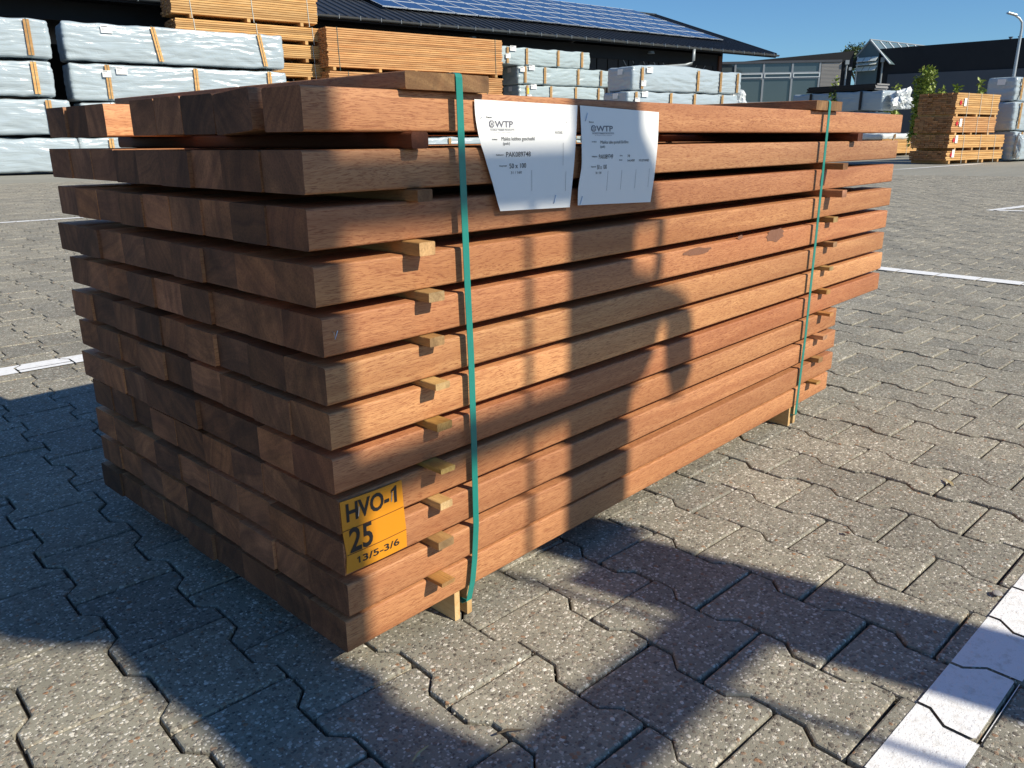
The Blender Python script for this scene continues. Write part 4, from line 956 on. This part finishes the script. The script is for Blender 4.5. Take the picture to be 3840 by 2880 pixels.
b = MB(); b.add([(0, 0, .003), (.008, .005, .006), (.016, .001, .003), (.008, -.006, .004)], [(0, 1, 2, 3)]); tag(b.make('fallen_leaf', M_brown, loc=(.88, -.34, .001), rot=(0, 0, R(80))), 'small red brown leaf scrap in a paving joint', 'leaf')
bm = bmesh.new(); bmesh.ops.create_icosphere(bm, subdivisions=2, radius=.0075)
for v in bm.verts: v.co.z *= .3; v.co.x *= 1.2
me = bpy.data.meshes.new('pebble'); bm.to_mesh(me); bm.free(); me.materials.append(M_lgrey); tag(link('pebble', me, None, (.84, -.59, .004)), 'flat pale pebble beside the broad white painted line', 'pebble')

# grit in and beside the joints
V = []; Fc = []; rg = random.Random(77)
for i in range(900):
    (x, y, dist, k, j) = cells[rg.randrange(0, 260)]
    u, v = rg.choice(PO); t_ = rg.random(); i2 = (PO.index((u, v))+1) % len(PO); u2, v2 = PO[i2]
    uu = u+(u2-u)*t_+rg.gauss(0, .003); vv = v+(v2-v)*t_+rg.gauss(0, .003); px_, py_ = x+uu*cr-vv*sr, y+uu*sr+vv*cr
    r_ = rg.uniform(.0006, .0019); o_ = len(V); zc = rg.uniform(-.001, .0012)
    V += [(px_+r_*rg.uniform(.7, 1.2), py_, zc), (px_, py_+r_, zc), (px_-r_, py_, zc), (px_, py_-r_*rg.uniform(.7, 1.2), zc), (px_, py_, zc+r_), (px_, py_, zc-r_)]
    Fc += [(o_, o_+1, o_+4), (o_+1, o_+2, o_+4), (o_+2, o_+3, o_+4), (o_+3, o_, o_+4), (o_+1, o_, o_+5), (o_+2, o_+1, o_+5), (o_+3, o_+2, o_+5), (o_, o_+3, o_+5)]
M_grit = mat_leaf('grit_mix', (.10, .075, .05), (.45, .41, .34))
o = link('grit', mesh('grit', V, Fc, M_grit)); tag(o, 'loose sand grains along the paving joints', kind='stuff')

# ------------------------------------------------------------------ made-up unseen frame, shaped to cast the shadows on pack and paving
DD = 2.6
OX, OY = DD*math.cos(SUN_AZ), DD*math.sin(SUN_AZ)
def oc(x, z): return (x*U+OX, (z-G)*U + DD*math.tan(SUN_EL))
fr_root = empty('shadow_frame', (5*U+OX, OY, 0)); tag(fr_root, 'made-up frame added out of view, shaped to cast shadows on the pack', 'frame')
def obox(name, xa, xb, z0, z1, y0=-.03, y1=.03, floor=False, mat=M_caster):
    a, za = oc(xa, z0); c, zt = oc(xb, z1)
    if floor: za = .02
    b = MB(); b.box(a-fr_root.location.x, c-fr_root.location.x, y0, y1, za, zt, b=0); return b.make(name, mat, fr_root)
Y0, Y1 = -.006, .006
obox('shadow_upright', 9.6, 13.4, 1, 26, Y0, Y1); obox('shadow_upright', 8.2, 12.6, 0, 1.0, Y0, Y1, floor=True)
obox('shadow_bar', .85, 9.6, 14.45, 16.2, Y0, Y1); obox('shadow_bar', .85, 9.6, 7.0, 8.35, Y0, Y1); obox('shadow_strip', 7.48, 7.80, -2.2, 14.45, -.004, .004, mat=M_rubber)
obox('shadow_bar', .12, 8.2, -4.6, -2.2, Y0, Y1); obox('shadow_strip', 5.3, 5.6, -12, -4.6, -.004, .004, mat=M_rubber); obox('foot', -6, 16, -27.6, -26.6, -.35, .35)
def oplate(name, pts, y0=-.012, y1=.012, mat=M_caster):
    q = [oc(*p) for p in pts]; n_ = len(q); fx = fr_root.location.x
    V = [(x-fx, y0, z) for x, z in q] + [(x-fx, y1, z) for x, z in q]
    b = MB(); b.add(V, [tuple(range(n_)), tuple(range(2*n_-1, n_-1, -1))] + [(i, i+n_, (i+1) % n_+n_, (i+1) % n_) for i in range(n_)])
    o = b.make(name, mat, fr_root); recalc(o.data); return o
oplate('shadow_upright', [(.12, -27), (.12, .5), (.85, 1.5), (.9, 26), (-4.2, 26), (-4.1, 9.6), (-3.3, 8.1), (-2.5, 7.4), (-3.1, 5.5), (-3.4, 3.0), (-3.9, 1.0), (-3.9, -27)], Y0, Y1)
oplate('shadow_bulge', [(13.4, 7.2), (14.4, 7.9), (15.1, 8.8), (15.3, 10.5), (15.1, 11.4), (13.4, 11.8)])  # invented plates that fill out the bulges of the cast shadow
oplate('shadow_bulge', [(13.4, 13.6), (15.0, 13.7), (14.7, 14.9), (13.4, 16.5)]); oplate('shadow_bulge', [(14.7, 11.5), (15.2, 11.5), (15.3, 13.8), (14.9, 13.8)])
oplate('shadow_blob', [(16.0, 10.2), (17.2, 10.2), (17.7, 9.2), (17.9, 7.3), (17.4, 6.5), (16.4, 6.4), (15.9, 7.6), (15.7, 9.0)])
oplate('shadow_arm', [(15.0, 11.2), (16.4, 10.7), (17.2, 10.2), (16.2, 9.9), (15.2, 10.2)]); oplate('shadow_arm', [(15.2, 9.6), (15.9, 9.4), (15.9, 9.7), (15.2, 10.0)], -.004, .004)
